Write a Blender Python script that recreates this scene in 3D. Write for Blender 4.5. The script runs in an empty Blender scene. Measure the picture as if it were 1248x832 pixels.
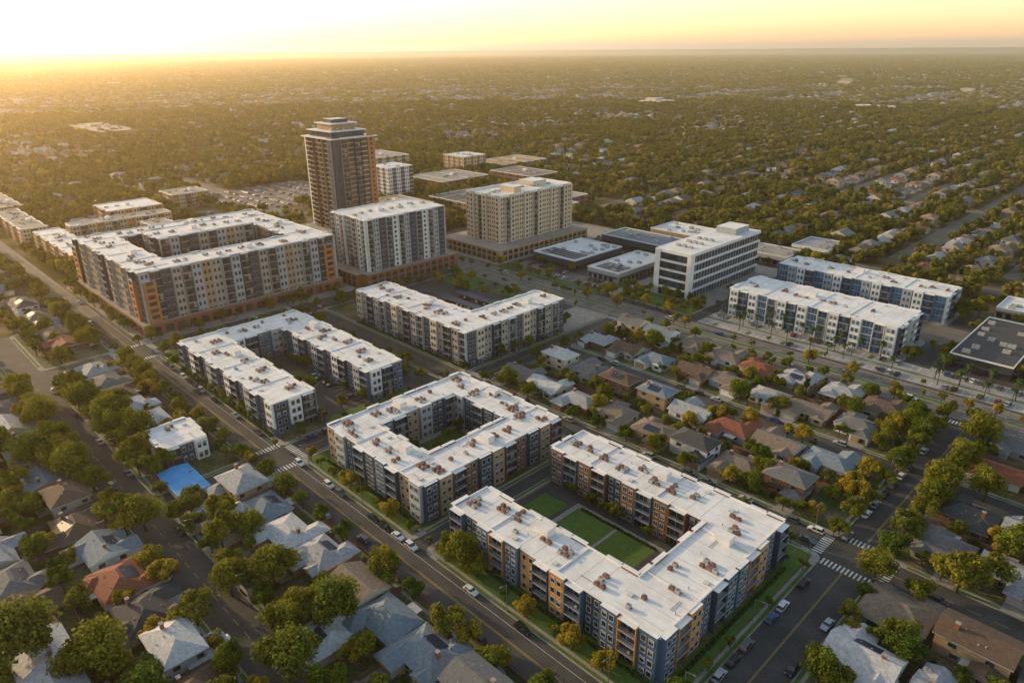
import bpy, math, random
from mathutils import Vector, Matrix, noise
R=random.Random(11)
scene=bpy.context.scene
COL=scene.collection
rad=math.radians

# ------------------------------------------------------------------ materials
M={}
def mat(name,c1,c2=None,scale=0.5,rough=0.85,metal=0.0,spec=0.3,detail=4.0,lo=0.35,hi=0.65,scale2=None,amt2=0.35,rnd=None,bump=0.0):
    m=bpy.data.materials.new(name); m.use_nodes=True
    nt=m.node_tree; n=nt.nodes; l=nt.links
    b=n['Principled BSDF']; b.inputs['Roughness'].default_value=rough
    b.inputs['Metallic'].default_value=metal
    b.inputs['Specular IOR Level'].default_value=spec
    c2=c2 or tuple(x*0.8 for x in c1)
    tc=n.new('ShaderNodeTexCoord')
    nz=n.new('ShaderNodeTexNoise'); nz.inputs['Scale'].default_value=scale; nz.inputs['Detail'].default_value=detail
    l.new(tc.outputs['Object'],nz.inputs['Vector'])
    cr=n.new('ShaderNodeValToRGB'); cr.color_ramp.elements[0].position=lo; cr.color_ramp.elements[1].position=hi
    cr.color_ramp.elements[0].color=(*c1,1); cr.color_ramp.elements[1].color=(*c2,1)
    l.new(nz.outputs['Fac'],cr.inputs['Fac'])
    out=cr.outputs['Color']
    if scale2:
        n2=n.new('ShaderNodeTexNoise'); n2.inputs['Scale'].default_value=scale2; n2.inputs['Detail'].default_value=3
        l.new(tc.outputs['Object'],n2.inputs['Vector'])
        mr=n.new('ShaderNodeMapRange'); mr.inputs[1].default_value=0.35; mr.inputs[2].default_value=0.65
        mr.inputs[3].default_value=1-amt2; mr.inputs[4].default_value=1+amt2*0.4
        l.new(n2.outputs['Fac'],mr.inputs[0])
        vm=n.new('ShaderNodeVectorMath'); vm.operation='SCALE'
        l.new(out,vm.inputs[0]); l.new(mr.outputs[0],vm.inputs['Scale']); out=vm.outputs[0]
    if rnd:
        oi=n.new('ShaderNodeObjectInfo'); r2=n.new('ShaderNodeValToRGB'); r2.color_ramp.interpolation='CONSTANT'
        els=r2.color_ramp.elements
        while len(els)>1: els.remove(els[-1])
        els[0].position=0; els[0].color=(*rnd[0],1)
        for i,c in enumerate(rnd[1:]):
            e=els.new((i+1)/len(rnd)); e.color=(*c,1)
        l.new(oi.outputs['Random'],r2.inputs['Fac'])
        mx=n.new('ShaderNodeVectorMath'); mx.operation='MULTIPLY'
        l.new(out,mx.inputs[0]); l.new(r2.outputs['Color'],mx.inputs[1]); out=mx.outputs[0]
    l.new(out,b.inputs['Base Color'])
    if bump:
        bp=n.new('ShaderNodeBump'); bp.inputs['Strength'].default_value=bump; bp.inputs['Distance'].default_value=0.05
        l.new(nz.outputs['Fac'],bp.inputs['Height']); l.new(bp.outputs[0],b.inputs['Normal'])
    M[name]=m; return m
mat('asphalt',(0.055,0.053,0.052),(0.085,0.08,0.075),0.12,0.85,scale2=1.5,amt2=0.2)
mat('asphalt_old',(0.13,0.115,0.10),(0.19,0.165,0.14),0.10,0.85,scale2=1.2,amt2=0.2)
mat('lot_pavers',(0.28,0.26,0.24),(0.40,0.38,0.35),0.15,0.85,scale2=2.0,amt2=0.2)
mat('concrete',(0.34,0.31,0.27),(0.26,0.24,0.21),0.25,0.9,scale2=3.0,amt2=0.2)
mat('paint_white',(0.70,0.70,0.68),(0.5,0.5,0.48),1.5,0.7)
mat('paint_yellow',(0.45,0.31,0.06),(0.33,0.24,0.08),1.5,0.7)
mat('lawn',(0.075,0.14,0.025),(0.10,0.16,0.03),0.5,0.95,scale2=2.5,amt2=0.25)
mat('yard',(0.065,0.09,0.022),(0.19,0.145,0.09),0.09,0.95,lo=0.42,hi=0.62,scale2=0.9,amt2=0.4)
mat('roof_white',(0.74,0.735,0.72),(0.60,0.59,0.57),0.10,0.6,detail=6,lo=0.40,hi=0.72,scale2=0.5,amt2=0.08)
mat('parapet',(0.74,0.735,0.72),(0.66,0.65,0.63),0.6,0.6)
mat('w_white',(0.70,0.69,0.67),(0.60,0.59,0.57),0.4,0.8)
mat('w_cream',(0.56,0.46,0.34),(0.48,0.40,0.30),0.4,0.8)
mat('w_beige',(0.56,0.44,0.30),(0.48,0.38,0.26),0.4,0.85)
mat('w_greige',(0.34,0.31,0.27),(0.28,0.255,0.225),0.4,0.85)
mat('w_ochre',(0.50,0.25,0.065),(0.42,0.21,0.06),0.5,0.8)
mat('w_orange',(0.42,0.17,0.06),(0.35,0.14,0.05),0.5,0.8)
mat('w_blue',(0.065,0.125,0.20),(0.05,0.10,0.16),0.4,0.75)
mat('w_slate',(0.04,0.065,0.10),(0.033,0.052,0.08),0.4,0.75)
mat('w_palegrey',(0.36,0.38,0.40),(0.30,0.315,0.33),0.4,0.8)
mat('w_dark',(0.035,0.036,0.04),(0.05,0.05,0.052),0.4,0.7)
mat('w_brown',(0.20,0.10,0.055),(0.145,0.072,0.04),2.0,0.9)
mat('w_brick',(0.28,0.11,0.06),(0.21,0.085,0.048),2.5,0.9)
mat('w_tan',(0.36,0.245,0.14),(0.30,0.20,0.115),0.5,0.85)
mat('frame',(0.46,0.455,0.44),(0.40,0.39,0.375),1,0.6)
mat('frame_dark',(0.05,0.05,0.05),(0.035,0.035,0.035),1,0.5)
mat('rail',(0.09,0.09,0.095),(0.065,0.065,0.065),1,0.5,0.4)
mat('hvac_brown',(0.28,0.145,0.10),(0.18,0.095,0.065),1.5,0.8,scale2=0.3,amt2=0.4)
mat('hvac_grey',(0.42,0.41,0.39),(0.30,0.29,0.28),1.5,0.6)
mat('metal_grey',(0.28,0.29,0.30),(0.20,0.21,0.22),1.0,0.45,0.6)
mat('solar',(0.012,0.018,0.04),(0.02,0.028,0.06),3,0.5,spec=0.35)
mat('bluetarp',(0.03,0.24,0.55),(0.05,0.32,0.65),0.3,0.6)
mat('pool_water',(0.02,0.22,0.3),(0.03,0.3,0.38),0.6,0.08,spec=0.6)
mat('bark',(0.10,0.07,0.05),(0.06,0.045,0.03),3,0.95)
mat('wood_fence',(0.24,0.15,0.095),(0.16,0.10,0.07),1.2,0.9)
mat('tire',(0.02,0.02,0.02),(0.03,0.03,0.03),3,0.9)
mat('lamp_glass',(0.6,0.6,0.55),(0.5,0.5,0.45),3,0.3)
mat('tail',(0.35,0.02,0.02),(0.3,0.02,0.02),3,0.3)
for nme,c in (('car_white',(0.72,0.72,0.72)),('car_silver',(0.40,0.41,0.42)),('car_black',(0.015,0.015,0.018)),('car_red',(0.30,0.02,0.02)),('car_blue',(0.03,0.07,0.2)),('car_grey',(0.11,0.115,0.12))):
    mat(nme,c,tuple(x*0.9 for x in c),2,0.3,0.1,0.5)
roofs={'r_grey':(0.17,0.17,0.17),'r_light':(0.37,0.38,0.39),'r_brown':(0.135,0.09,0.063),'r_taupe':(0.23,0.18,0.14),'r_red':(0.26,0.09,0.05),'r_char':(0.075,0.075,0.078),'r_pale':(0.56,0.56,0.56),'r_bluegrey':(0.20,0.25,0.29)}
for k,c in roofs.items():
    mat(k,c,tuple(x*0.72 for x in c),1.1,0.85,scale2=6.0,amt2=0.25,bump=0.4)
def glassmat(name,c1,c2,rough):
    m=mat(name,c1,c2,0.35,rough,0.0,0.7,detail=1,lo=0.45,hi=0.55); return m
glassmat('glass',(0.018,0.024,0.03),(0.06,0.065,0.07),0.12)
glassmat('glass_blue',(0.02,0.035,0.05),(0.05,0.075,0.095),0.1)
glassmat('glass_azure',(0.03,0.10,0.19),(0.07,0.17,0.28),0.15)
ROOF_RND=[(0.20,0.205,0.21),(0.36,0.36,0.36),(0.17,0.12,0.09),(0.27,0.22,0.17),(0.33,0.14,0.075),(0.11,0.11,0.112),(0.44,0.42,0.40),(0.24,0.18,0.13),(0.19,0.2,0.21),(0.34,0.20,0.12)]
mat('far_roof',(1,1,1),(0.8,0.8,0.8),1.0,0.9,rnd=ROOF_RND)
mat('far_wall',(1,1,1),(0.9,0.9,0.9),1.0,0.9,rnd=[(0.55,0.5,0.42),(0.35,0.3,0.24),(0.6,0.58,0.55),(0.3,0.3,0.3),(0.42,0.34,0.25)])

def leafmat(name,cols,trans=0.38):
    m=bpy.data.materials.new(name); m.use_nodes=True; nt=m.node_tree; n=nt.nodes; l=nt.links; n.clear()
    o=n.new('ShaderNodeOutputMaterial'); d=n.new('ShaderNodeBsdfDiffuse'); t=n.new('ShaderNodeBsdfTranslucent'); mx=n.new('ShaderNodeMixShader')
    mx.inputs[0].default_value=trans
    oi=n.new('ShaderNodeObjectInfo'); cr=n.new('ShaderNodeValToRGB'); els=cr.color_ramp.elements
    els[0].position=0; els[0].color=(*cols[0],1); els[1].position=1; els[1].color=(*cols[-1],1)
    for i,c in enumerate(cols[1:-1]):
        e=els.new((i+1)/(len(cols)-1)); e.color=(*c,1)
    l.new(oi.outputs['Random'],cr.inputs[0])
    at=n.new('ShaderNodeAttribute'); at.attribute_name='tone'
    vm=n.new('ShaderNodeVectorMath'); vm.operation='SCALE'
    l.new(cr.outputs[0],vm.inputs[0]); l.new(at.outputs['Fac'],vm.inputs['Scale'])
    l.new(vm.outputs[0],d.inputs[0]); l.new(vm.outputs[0],t.inputs[0])
    l.new(d.outputs[0],mx.inputs[1]); l.new(t.outputs[0],mx.inputs[2]); l.new(mx.outputs[0],o.inputs[0])
    M[name]=m
leafmat('leaf',[(0.08,0.125,0.018),(0.14,0.17,0.022),(0.21,0.20,0.028),(0.10,0.145,0.02),(0.24,0.215,0.028),(0.14,0.16,0.03)])
leafmat('leaf_yellow',[(0.30,0.235,0.03),(0.33,0.24,0.03),(0.25,0.225,0.03)])
leafmat('leaf_dark',[(0.035,0.06,0.018),(0.05,0.08,0.022),(0.06,0.085,0.028)],0.2)
leafmat('leaf_far',[(0.10,0.12,0.024),(0.16,0.165,0.03),(0.24,0.20,0.04),(0.13,0.14,0.03),(0.20,0.16,0.045)])

# ------------------------------------------------------------------ mesh builder
class MB:
    def __init__(s): s.v=[];s.f=[];s.m=[];s.names=[];s.idx={};s.tone=None
    def mi(s,n):
        if n not in s.idx: s.idx[n]=len(s.names); s.names.append(n)
        return s.idx[n]
    def face(s,pts,m):
        b=len(s.v); s.v.extend(pts); s.f.append(tuple(range(b,b+len(pts)))); s.m.append(s.mi(m))
    def hexa(s,p,m,mt=None):
        b=len(s.v); s.v.extend(p); k=s.mi(m); kt=s.mi(mt) if mt else k
        for q,kk in (((0,3,2,1),k),((4,5,6,7),kt),((0,1,5,4),k),((1,2,6,5),k),((2,3,7,6),k),((3,0,4,7),k)):
            s.f.append(tuple(b+i for i in q)); s.m.append(kk)
    def box(s,x0,x1,y0,y1,z0,z1,m,mt=None):
        s.hexa([(x0,y0,z0),(x1,y0,z0),(x1,y1,z0),(x0,y1,z0),(x0,y0,z1),(x1,y0,z1),(x1,y1,z1),(x0,y1,z1)],m,mt)
    def rect(s,x0,x1,y0,y1,z,m): s.face([(x0,y0,z),(x1,y0,z),(x1,y1,z),(x0,y1,z)],m)
    def cyl(s,x,y,z0,z1,r0,r1,n,m,cap=True):
        b=len(s.v); k=s.mi(m)
        for z,r in ((z0,r0),(z1,r1)):
            for i in range(n):
                a=2*math.pi*i/n; s.v.append((x+r*math.cos(a),y+r*math.sin(a),z))
        for i in range(n):
            j=(i+1)%n; s.f.append((b+i,b+j,b+n+j,b+n+i)); s.m.append(k)
        if cap: s.f.append(tuple(b+n+i for i in range(n))); s.m.append(k)
    def tube(s,p,q,r0,r1,n,m):
        p=Vector(p);q=Vector(q);d=(q-p)
        if d.length<1e-5:return
        d.normalize(); a=d.orthogonal().normalized(); c=d.cross(a); b=len(s.v);k=s.mi(m)
        for o,r in ((p,r0),(q,r1)):
            for i in range(n):
                t=2*math.pi*i/n; s.v.append(tuple(o+a*(r*math.cos(t))+c*(r*math.sin(t))))
        for i in range(n):
            j=(i+1)%n; s.f.append((b+i,b+j,b+n+j,b+n+i)); s.m.append(k)
        s.f.append(tuple(b+n+i for i in range(n))); s.m.append(k)
    def mesh(s,name,org=(0,0,0)):
        me=bpy.data.meshes.new(name)
        ox,oy,oz=org
        vs=s.v if org==(0,0,0) else [(x-ox,y-oy,z-oz) for x,y,z in s.v]
        me.from_pydata(vs,[],s.f)
        for n in s.names: me.materials.append(M[n])
        me.polygons.foreach_set('material_index',s.m)
        if s.tone:
            at=me.attributes.new('tone','FLOAT','FACE'); at.data.foreach_set('value',s.tone)
        me.update(); return me
    def obj(s,name,org=(0,0,0),loc=None,rot=0.0):
        o=bpy.data.objects.new(name,s.mesh(name,org)); o.location=loc if loc else org
        o.rotation_euler=(0,0,rot); COL.objects.link(o); return o

OCC=[]
def occ(x0,x1,y0,y1): OCC.append((x0,x1,y0,y1))
def free(x,y,r=0.0):
    for a,b,c,d in OCC:
        if a-r<x<b+r and c-r<y<d+r: return False
    return True
YAW=rad(135.5)
def vis(x,y,maxd=1e9,marg=42,near=60):
    d=math.hypot(x,y)
    if d>maxd or d<near: return False
    a=math.atan2(y,x)-YAW
    while a>math.pi:a-=2*math.pi
    while a<-math.pi:a+=2*math.pi
    return abs(a)<rad(marg)+ (25/d)

# ------------------------------------------------------------------ apartment blocks
def facade(mb,p0,p1,z0,nf,fh,H,pat,bw=5.5,off=0,det=1,rng=R,glass='glass',frame='frame',base=None):
    x0,y0=p0;x1,y1=p1; L=math.hypot(x1-x0,y1-y0)
    if L<3: return
    ex,ey=(x1-x0)/L,(y1-y0)/L; nx,ny=ey,-ex
    def P(s,n,z): return (x0+ex*s+nx*n,y0+ey*s+ny*n,z)
    def bx(s0,s1,n0,n1,za,zb,m,mt=None):
        mb.hexa([P(s0,n1,za),P(s1,n1,za),P(s1,n0,za),P(s0,n0,za),P(s0,n1,zb),P(s1,n1,zb),P(s1,n0,zb),P(s0,n0,zb)],m,mt)
    def win(sc,w,za,h,n,fr=frame,g=glass):
        a,b=sc-w/2,sc+w/2
        mb.face([P(a,n+.03,za),P(b,n+.03,za),P(b,n+.03,za+h),P(a,n+.03,za+h)],g)
        if det:
            t=.1
            bx(a-t,b+t,n,n+.14,za-t,za,fr); bx(a-t,b+t,n,n+.12,za+h,za+h+t,fr)
            bx(a-t,a,n,n+.11,za,za+h,fr); bx(b,b+t,n,n+.11,za,za+h,fr)
            if w>1.3: bx(sc-.04,sc+.04,n,n+.09,za,za+h,fr)
            if rng.random()<.45:
                q=rng.uniform(.3,.6)*h; mb.face([P(a+.03,n+.045,za+h-q),P(b-.03,n+.045,za+h-q),P(b-.03,n+.045,za+h-.02),P(a+.03,n+.045,za+h-.02)],'w_greige')
        else:
            bx(a-.1,b+.1,n,n+.14,za-.14,za,fr)
    nb=max(1,round(L/bw)); w=L/nb
    for i in range(nb):
        t=pat[(i+off)%len(pat)]; kind,mt=t[0],t[1]; s0=i*w; s1=s0+w; sc=(s0+s1)/2
        pr=t[2] if len(t)>2 else 0.0; eh=t[3] if len(t)>3 else 0.0
        if kind=='bay':
            a,b=s0+.25,s1-.25; zb=H+eh
            bx(a,b,0,pr,z0,zb,mt,'roof_white')
            if eh>0: bx(a,b,-.4,-.002,H-.1,zb-.002,mt,'roof_white')
            for k in range(nf):
                z=z0+k*fh
                if k==0 and base: bx(a-.02,b+.02,0,pr+.06,z0,z0+fh-.3,base)
                nn=pr+.06 if (k==0 and base) else pr
                win(sc-w*.19,w*.24,z+.9,fh*.52,nn); win(sc+w*.19,w*.24,z+.9,fh*.52,nn)
        elif kind=='flat':
            if mt: bx(s0+.02,s1-.02,0,.05,z0,H-.25,mt)
            for k in range(nf):
                z=z0+k*fh; nn=.05 if mt else 0
                if k==0 and base: bx(s0+.05,s1-.05,0,.1,z0,z0+fh-.3,base); nn=.1
                win(sc-w*.22,w*.22,z+.9,fh*.5,nn); win(sc+w*.22,w*.22,z+.9,fh*.5,nn)
        elif kind=='balc':
            d=pr or 1.4
            if mt:
                bx(s0+.05,s0+.3,.0,d,z0,H+.1,mt); bx(s1-.3,s1-.05,0,d,z0,H+.1,mt)
            for k in range(nf):
                z=z0+k*fh
                g0,g1=s0+w*.14,s0+w*.62
                mb.face([P(s0+.3,.02,z+.15),P(s1-.3,.02,z+.15),P(s1-.3,.02,z+fh-.25),P(s0+.3,.02,z+fh-.25)],'w_slate' if rng.random()<.65 else 'w_greige')
                mb.face([P(g0,.06,z+.2),P(g1,.06,z+.2),P(g1,.06,z+fh*.78),P(g0,.06,z+fh*.78)],glass)
                if det:
                    bx((g0+g1)/2-.05,(g0+g1)/2+.05,.0,.12,z+.2,z+fh*.78,frame)
                    bx(g0-.08,g1+.08,.0,.13,z+fh*.78,z+fh*.78+.1,frame)
                if k>0:
                    bx(s0+.3,s1-.3,.07,d+.1,z-.05,z+.12,'w_palegrey')
                    bx(s0+.31,s1-.31,d-.03,d+.03,z+.95,z+1.05,'rail')
                    if det:
                        q=s0+.4
                        while q<s1-.4:
                            bx(q,q+.06,d-.02,d+.02,z+.12,z+.95,'rail'); q+=.42
                    else: bx(s0+.32,s1-.32,d-.02,d+.02,z+.3,z+.9,'rail')
                if det and rng.random()<.35 and k>0:
                    q=rng.uniform(s0+.6,s1-1.2); bx(q,q+.6,.3,.8,z+.13,z+.75,rng.choice(['w_brown','w_white','wood_fence']))
            bx(s0+.3,s1-.3,.0,d+.05,H-.12,H+.06,'roof_white')
        elif kind=='glass':
            for k in range(nf):
                z=z0+k*fh
                mb.face([P(s0+.15,.05,z+.7),P(s1-.15,.05,z+.7),P(s1-.15,.05,z+fh-.15),P(s0+.15,.05,z+fh-.15)],glass)
                bx(s0,s1,0.0,.25,z+fh-.15,z+fh+.25 if k<nf-1 else z+fh-.02,mt)
                nm=3
                for j in range(nm+1):
                    q=s0+.1+(w-.2)*j/nm; bx(q-.05,q+.05,.0,.14,z+.7,z+fh-.16,frame)
        elif kind=='pier':
            bx(s0+.05,s1-.05,0,pr or .6,z0,H+eh,mt)
            for k in range(nf): win(sc,w*.34,z0+k*fh+.8,fh*.55,pr or .6)

def inset(loop,d):
    n=len(loop);o=[]
    for i in range(n):
        a=loop[i-1];b=loop[i];c=loop[(i+1)%n]
        def nr(p,q):
            L=math.hypot(q[0]-p[0],q[1]-p[1]); return (-(q[1]-p[1])/L,(q[0]-p[0])/L)
        n1=nr(a,b);n2=nr(b,c); o.append((b[0]+(n1[0]+n2[0])*d,b[1]+(n1[1]+n2[1])*d))
    return o
def hvac(mb,x,y,z,rng,big=False,warm=True):
    m=rng.choice(['hvac_brown','hvac_brown','hvac_grey']) if warm else 'hvac_grey'
    a=rng.uniform(.5,.75)*(2.0 if big else 1); b=rng.uniform(.45,.6)*(1.8 if big else 1); h=rng.uniform(.7,1.0)*(1.5 if big else 1)
    mb.box(x-a-.15,x+a+.15,y-b-.15,y+b+.15,z,z+.14,'hvac_grey')
    mb.box(x-a,x+a,y-b,y+b,z+.14,z+h,m)
    mb.cyl(x-a*.3,y,z+h,z+h+.12,b*.62,b*.62,8,'metal_grey')
    mb.box(x+a,x+a+.5,y-.12,y+.12,z+.3,z+.52,'metal_grey')
def roof_stuff(mb,rects,H,rng,dens=1.0,warm=True,big=False):
    for (x0,x1,y0,y1) in rects:
        lx,ly=x1-x0,y1-y0; along=lx>=ly; L=max(lx,ly); Wd=min(lx,ly)
        q=3.0
        while q<L-3:
            if rng.random()<.85*dens:
                k=rng.choice([1,2,3,3,4]); c=Wd/2+rng.uniform(-3,3)
                for j in range(k):
                    for r in range(rng.choice([1,1,2])):
                        a=q+(j%2)*1.9+rng.uniform(-.15,.15); b=c+(j//2)*1.8+r*1.7-1
                        if Wd>6 and a<L-2 and 1<b<Wd-1: 
                            X,Y=(x0+a,y0+b) if along else (x0+b,y0+a)
                            hvac(mb,X,Y,H,rng,big,warm)
            if rng.random()<.6:
                a=q+rng.uniform(0,4); b=rng.uniform(1.2,Wd-1.2)
                X,Y=(x0+a,y0+b) if along else (x0+b,y0+a)
                mb.cyl(X,Y,H,H+rng.uniform(.4,.9),.16,.16,6,'hvac_grey')
            if rng.random()<.3:
                a=q+rng.uniform(0,3); b=rng.choice([1.6,Wd-3.0])
                X,Y=(x0+a,y0+b) if along else (x0+b,y0+a)
                mb.box(X,X+1.3,Y,Y+1.3,H,H+.35,'hvac_grey','lamp_glass')
            if rng.random()<.35:
                a=q+rng.uniform(0,3); b=rng.uniform(2,Wd-3); e=rng.uniform(2,6)
                if along and a+e<L-1: mb.box(x0+a,x0+a+e,y0+b,y0+b+.12,H+.08,H+.2,'metal_grey')
                elif not along and a+e<L-1: mb.box(x0+b,x0+b+.12,y0+a,y0+a+e,H+.08,H+.2,'metal_grey')
            q+=rng.uniform(4.5,8)
        q=rng.uniform(14,20)
        while q<L-8:
            if along: mb.box(x0+q,x0+q+.3,y0+.5,y1-.5,H,H+.32,'parapet')
            else: mb.box(x0+.5,x1-.5,y0+q,y0+q+.3,H,H+.32,'parapet')
            q+=rng.uniform(18,26)
        # membrane seams
        q=2.5
        while q<L-1:
            if along: mb.rect(x0+q,x0+q+.09,y0+.4,y1-.4,H+.012,'concrete')
            else: mb.rect(x0+.4,x1-.4,y0+q,y0+q+.09,H+.012,'concrete')
            q+=4.6
        if L>30:
            q=rng.uniform(.3,.7)*L
            X,Y=(x0+q,y0+Wd*.5) if along else (x0+Wd*.5,y0+q)
            mb.box(X-2.2,X+2.2,Y+1.6,Y+4.4,H,H+2.2,'w_white','roof_white')
def block(name,loops,rects,H,nf,pats,bw=5.5,det=1,wall='w_white',base=None,parap=.5,glass='glass',frame='frame',dens=1.0,warm=True,z0=0.1,seed=1,big=False,roofm='roof_white'):
    rng=random.Random(seed); mb=MB(); fh=(H-z0)/nf
    for loop in loops:
        n=len(loop)
        for i in range(n):
            a=loop[i];b=loop[(i+1)%n]
            mb.face([(a[0],a[1],z0),(b[0],b[1],z0),(b[0],b[1],H),(a[0],a[1],H)],wall)
            facade(mb,a,b,z0,nf,fh,H,pats[i%len(pats)],bw,rng.randrange(4) if len(pats[i%len(pats)])>2 else 0,det,rng,glass,frame,base)
        ins=inset(loop,.3); zt=H+parap
        for i in range(n):
            j=(i+1)%n; a,b,c,d=loop[i],loop[j],ins[j],ins[i]
            mb.face([(*a,H),(*b,H),(*b,zt),(*a,zt)],'parapet'); mb.face([(*a,zt),(*b,zt),(*c,zt),(*d,zt)],'parapet')
            mb.face([(*d,H),(*c,H),(*c,zt),(*d,zt)][::-1],'parapet')
    for r in rects:
        mb.rect(*r,H,roofm); occ(*r)
    roof_stuff(mb,rects,H,rng,dens,warm,big)
    cx=sum(r[0]+r[1] for r in rects)/2/len(rects); cy=sum(r[2]+r[3] for r in rects)/2/len(rects)
    return mb.obj(name,(cx,cy,0))
def rectloop(x0,x1,y0,y1): return [(x0,y0),(x1,y0),(x1,y1),(x0,y1)]

P1=[('bay','w_ochre',1.2,.5),('balc','w_blue',1.4),('flat','w_slate'),('bay','w_blue',1.2,.3),('balc','w_ochre',1.4),('bay','w_blue',.9,.6),('flat','w_ochre'),('balc','w_slate',1.4)]
P1e=[('bay','w_blue',1.2,.5),('balc','w_ochre',1.4),('bay','w_ochre',1.0,.4),('flat','w_blue'),('balc','w_slate',1.4),('bay','w_blue',1.1,.5)]
P1c=[('bay','w_brown',1.0,.5),('balc','w_brown',1.3),('flat','w_slate'),('bay','w_brown',1.0,.4),('balc','w_blue',1.3)]
block('apartment_building',[[(-131,105),(-62,105),(-62,163),(-132.5,163),(-132.5,148),(-77,148),(-77,118),(-131,118)]],
 [(-131,-77,105,118),(-77,-62,105,163),(-132.5,-77,148,163)],12.2,4,[P1,P1e,P1c,P1c,P1c,P1c,P1c,P1],seed=3,wall='w_blue')
P2=[('bay','w_blue',1.1,.4),('balc','w_slate',1.4),('flat','w_tan'),('bay','w_palegrey',1.0,.6),('flat','w_slate'),('balc','w_blue',1.4),('bay','w_slate',1.0,.4)]
P2e=[('bay','w_tan',1.1,.5),('balc','w_brown',1.4),('flat','w_brown'),('bay','w_slate',1.0,.4)]
block('apartment_building',[rectloop(-196,-144,104.5,164),rectloop(-184,-157,117,151)[::-1]],
 [(-196,-144,104.5,117),(-196,-144,151,164),(-196,-184,117,151),(-157,-144,117,151)],12.5,4,[P2,P2e,P2,P2],seed=5,wall='w_blue')
P3=[('bay','w_palegrey',1.0,.5),('balc','w_blue',1.4),('flat','w_slate'),('bay','w_white',1.0,.3),('balc','w_slate',1.3),('flat','w_blue')]
block('apartment_building',[[(-308,99),(-223,99),(-223,115),(-292,115),(-292,139),(-222,139),(-222,155),(-308,155)]],
 [(-308,-223,99,115),(-308,-292,115,139),(-308,-222,139,155)],12.8,4,[P3],seed=8,wall='w_blue',base='w_blue')
P4=[('bay','w_greige',.9,.5),('balc','w_palegrey',1.4),('flat','w_slate'),('bay','w_cream',.9,.3),('flat','w_greige'),('balc','w_slate',1.3)]
block('apartment_building',[[(-303,187),(-218,187),(-218,250),(-237,250),(-237,206),(-303,206)]],
 [(-303,-237,187,206),(-237,-218,187,250)],16.8,5,[P4],seed=9,wall='w_greige',base='w_slate',bw=5)
P5=[('flat','w_greige'),('balc','w_palegrey',1.4),('bay','w_palegrey',.8,.7),('balc','w_slate',1.4),('flat','w_slate'),('bay','w_greige',.8,.0),('balc','w_greige',1.4),('flat','w_palegrey'),('flat','w_tan')]
block('apartment_building',[rectloop(-463,-361,103,210),rectloop(-445,-380,121,192)[::-1]],
 [(-463,-361,103,121),(-463,-361,192,210),(-463,-445,121,192),(-380,-361,121,192)],31.5,8,[P5],seed=12,wall='w_greige',base='w_brick',bw=5.2,det=0,dens=.8)
mb=MB(); mb.box(-466,-357.5,100,212,0.1,6.2,'w_brick','concrete')
for y in range(104,210,6): mb.box(-357.5,-357.3,y,y+3.6,1.0,4.6,'glass')
for x in range(-462,-362,6): mb.box(x,x+3.6,99.8,100,1.0,4.6,'glass')
mb.obj('brick_podium',(-410,155,0)); occ(-466,-356,99,213)
mb=MB()
for (a,b,c,d,h) in ((-361,-359.3,104,110,27),(-466,-458,101.2,103,27),(-361,-359.3,203,209,27),(-372,-366,101.3,103,27)):
    mb.box(a,b,c,d,6.2,h,'w_orange','roof_white')
    for k in range(6):
        z=8+k*3.4
        mb.box(b,b+.06,c+1.2,d-1.2,z,z+1.9,'glass') if d-c>5 else mb.box(a+1.5,b-1.5,c-.06,c,z,z+1.9,'glass')
mb.obj('brick_corner_bays',(-410,155,0))
block('apartment_building',[rectloop(-437,-412,132,186)],[(-437,-412,132,186)],34.5,9,[P5],seed=14,wall='w_cream',bw=5.2,det=0)
P6=[('balc','w_white',1.5),('flat','w_palegrey'),('bay','w_slate',.7,0),('balc','w_palegrey',1.5),('pier','w_white',.7,.5)]
block('apartment_tower',[rectloop(-386,-350,226,284)],[(-386,-350,226,284)],39,11,[P6],seed=17,wall='w_palegrey',bw=4.6,det=0,z0=8,warm=False)
mb=MB(); mb.box(-403,-350.5,217,221,0.1,8,'w_brick','concrete');
mb.box(-403,-345,221,290,0.1,8.2,'w_brick','concrete')
for y in range(224,288,5): mb.box(-345,-344.85,y,y+3.2,.8,3.6,'glass'); mb.box(-345,-344.85,y,y+3.2,4.6,7,'glass')
for x in range(-400,-352,5): mb.box(x,x+3.2,216.85,217,.8,3.6,'glass'); mb.box(x,x+3.2,216.85,217,4.6,7,'glass')
mb.obj('brick_podium',(-374,255,0)); occ(-403,-344,217,291)
P7=[('flat','w_beige'),('pier','w_cream',.9,1.2),('flat','w_cream'),('balc','w_beige',1.2),('pier','w_cream',.9,1.2),('flat','w_beige')]
block('beige_apartment_block',[rectloop(-376,-342,326,398)],[(-376,-342,326,398)],39,10,[P7],seed=19,wall='w_beige',bw=4.5,det=0,z0=8,warm=False,parap=1.2)
mb=MB(); mb.box(-388,-329,312,402,0.1,8,'w_tan','concrete')
for y in range(316,400,5): mb.box(-329,-328.85,y,y+3.4,.6,3.4,'glass'); mb.box(-329,-328.85,y,y+3.4,4.4,6.8,'glass')
for x in range(-385,-332,5): mb.box(x,x+3.4,311.85,312,.6,3.4,'glass'); mb.box(x,x+3.4,311.85,312,4.4,6.8,'glass')
mb.box(-362,-348,345,352,39,43,'w_beige','roof_white'); mb.box(-370,-356,372,386,39,42.5,'w_cream','roof_white')
mb.obj('podium',(-358,356,0)); occ(-388,-328,311,403)

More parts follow.
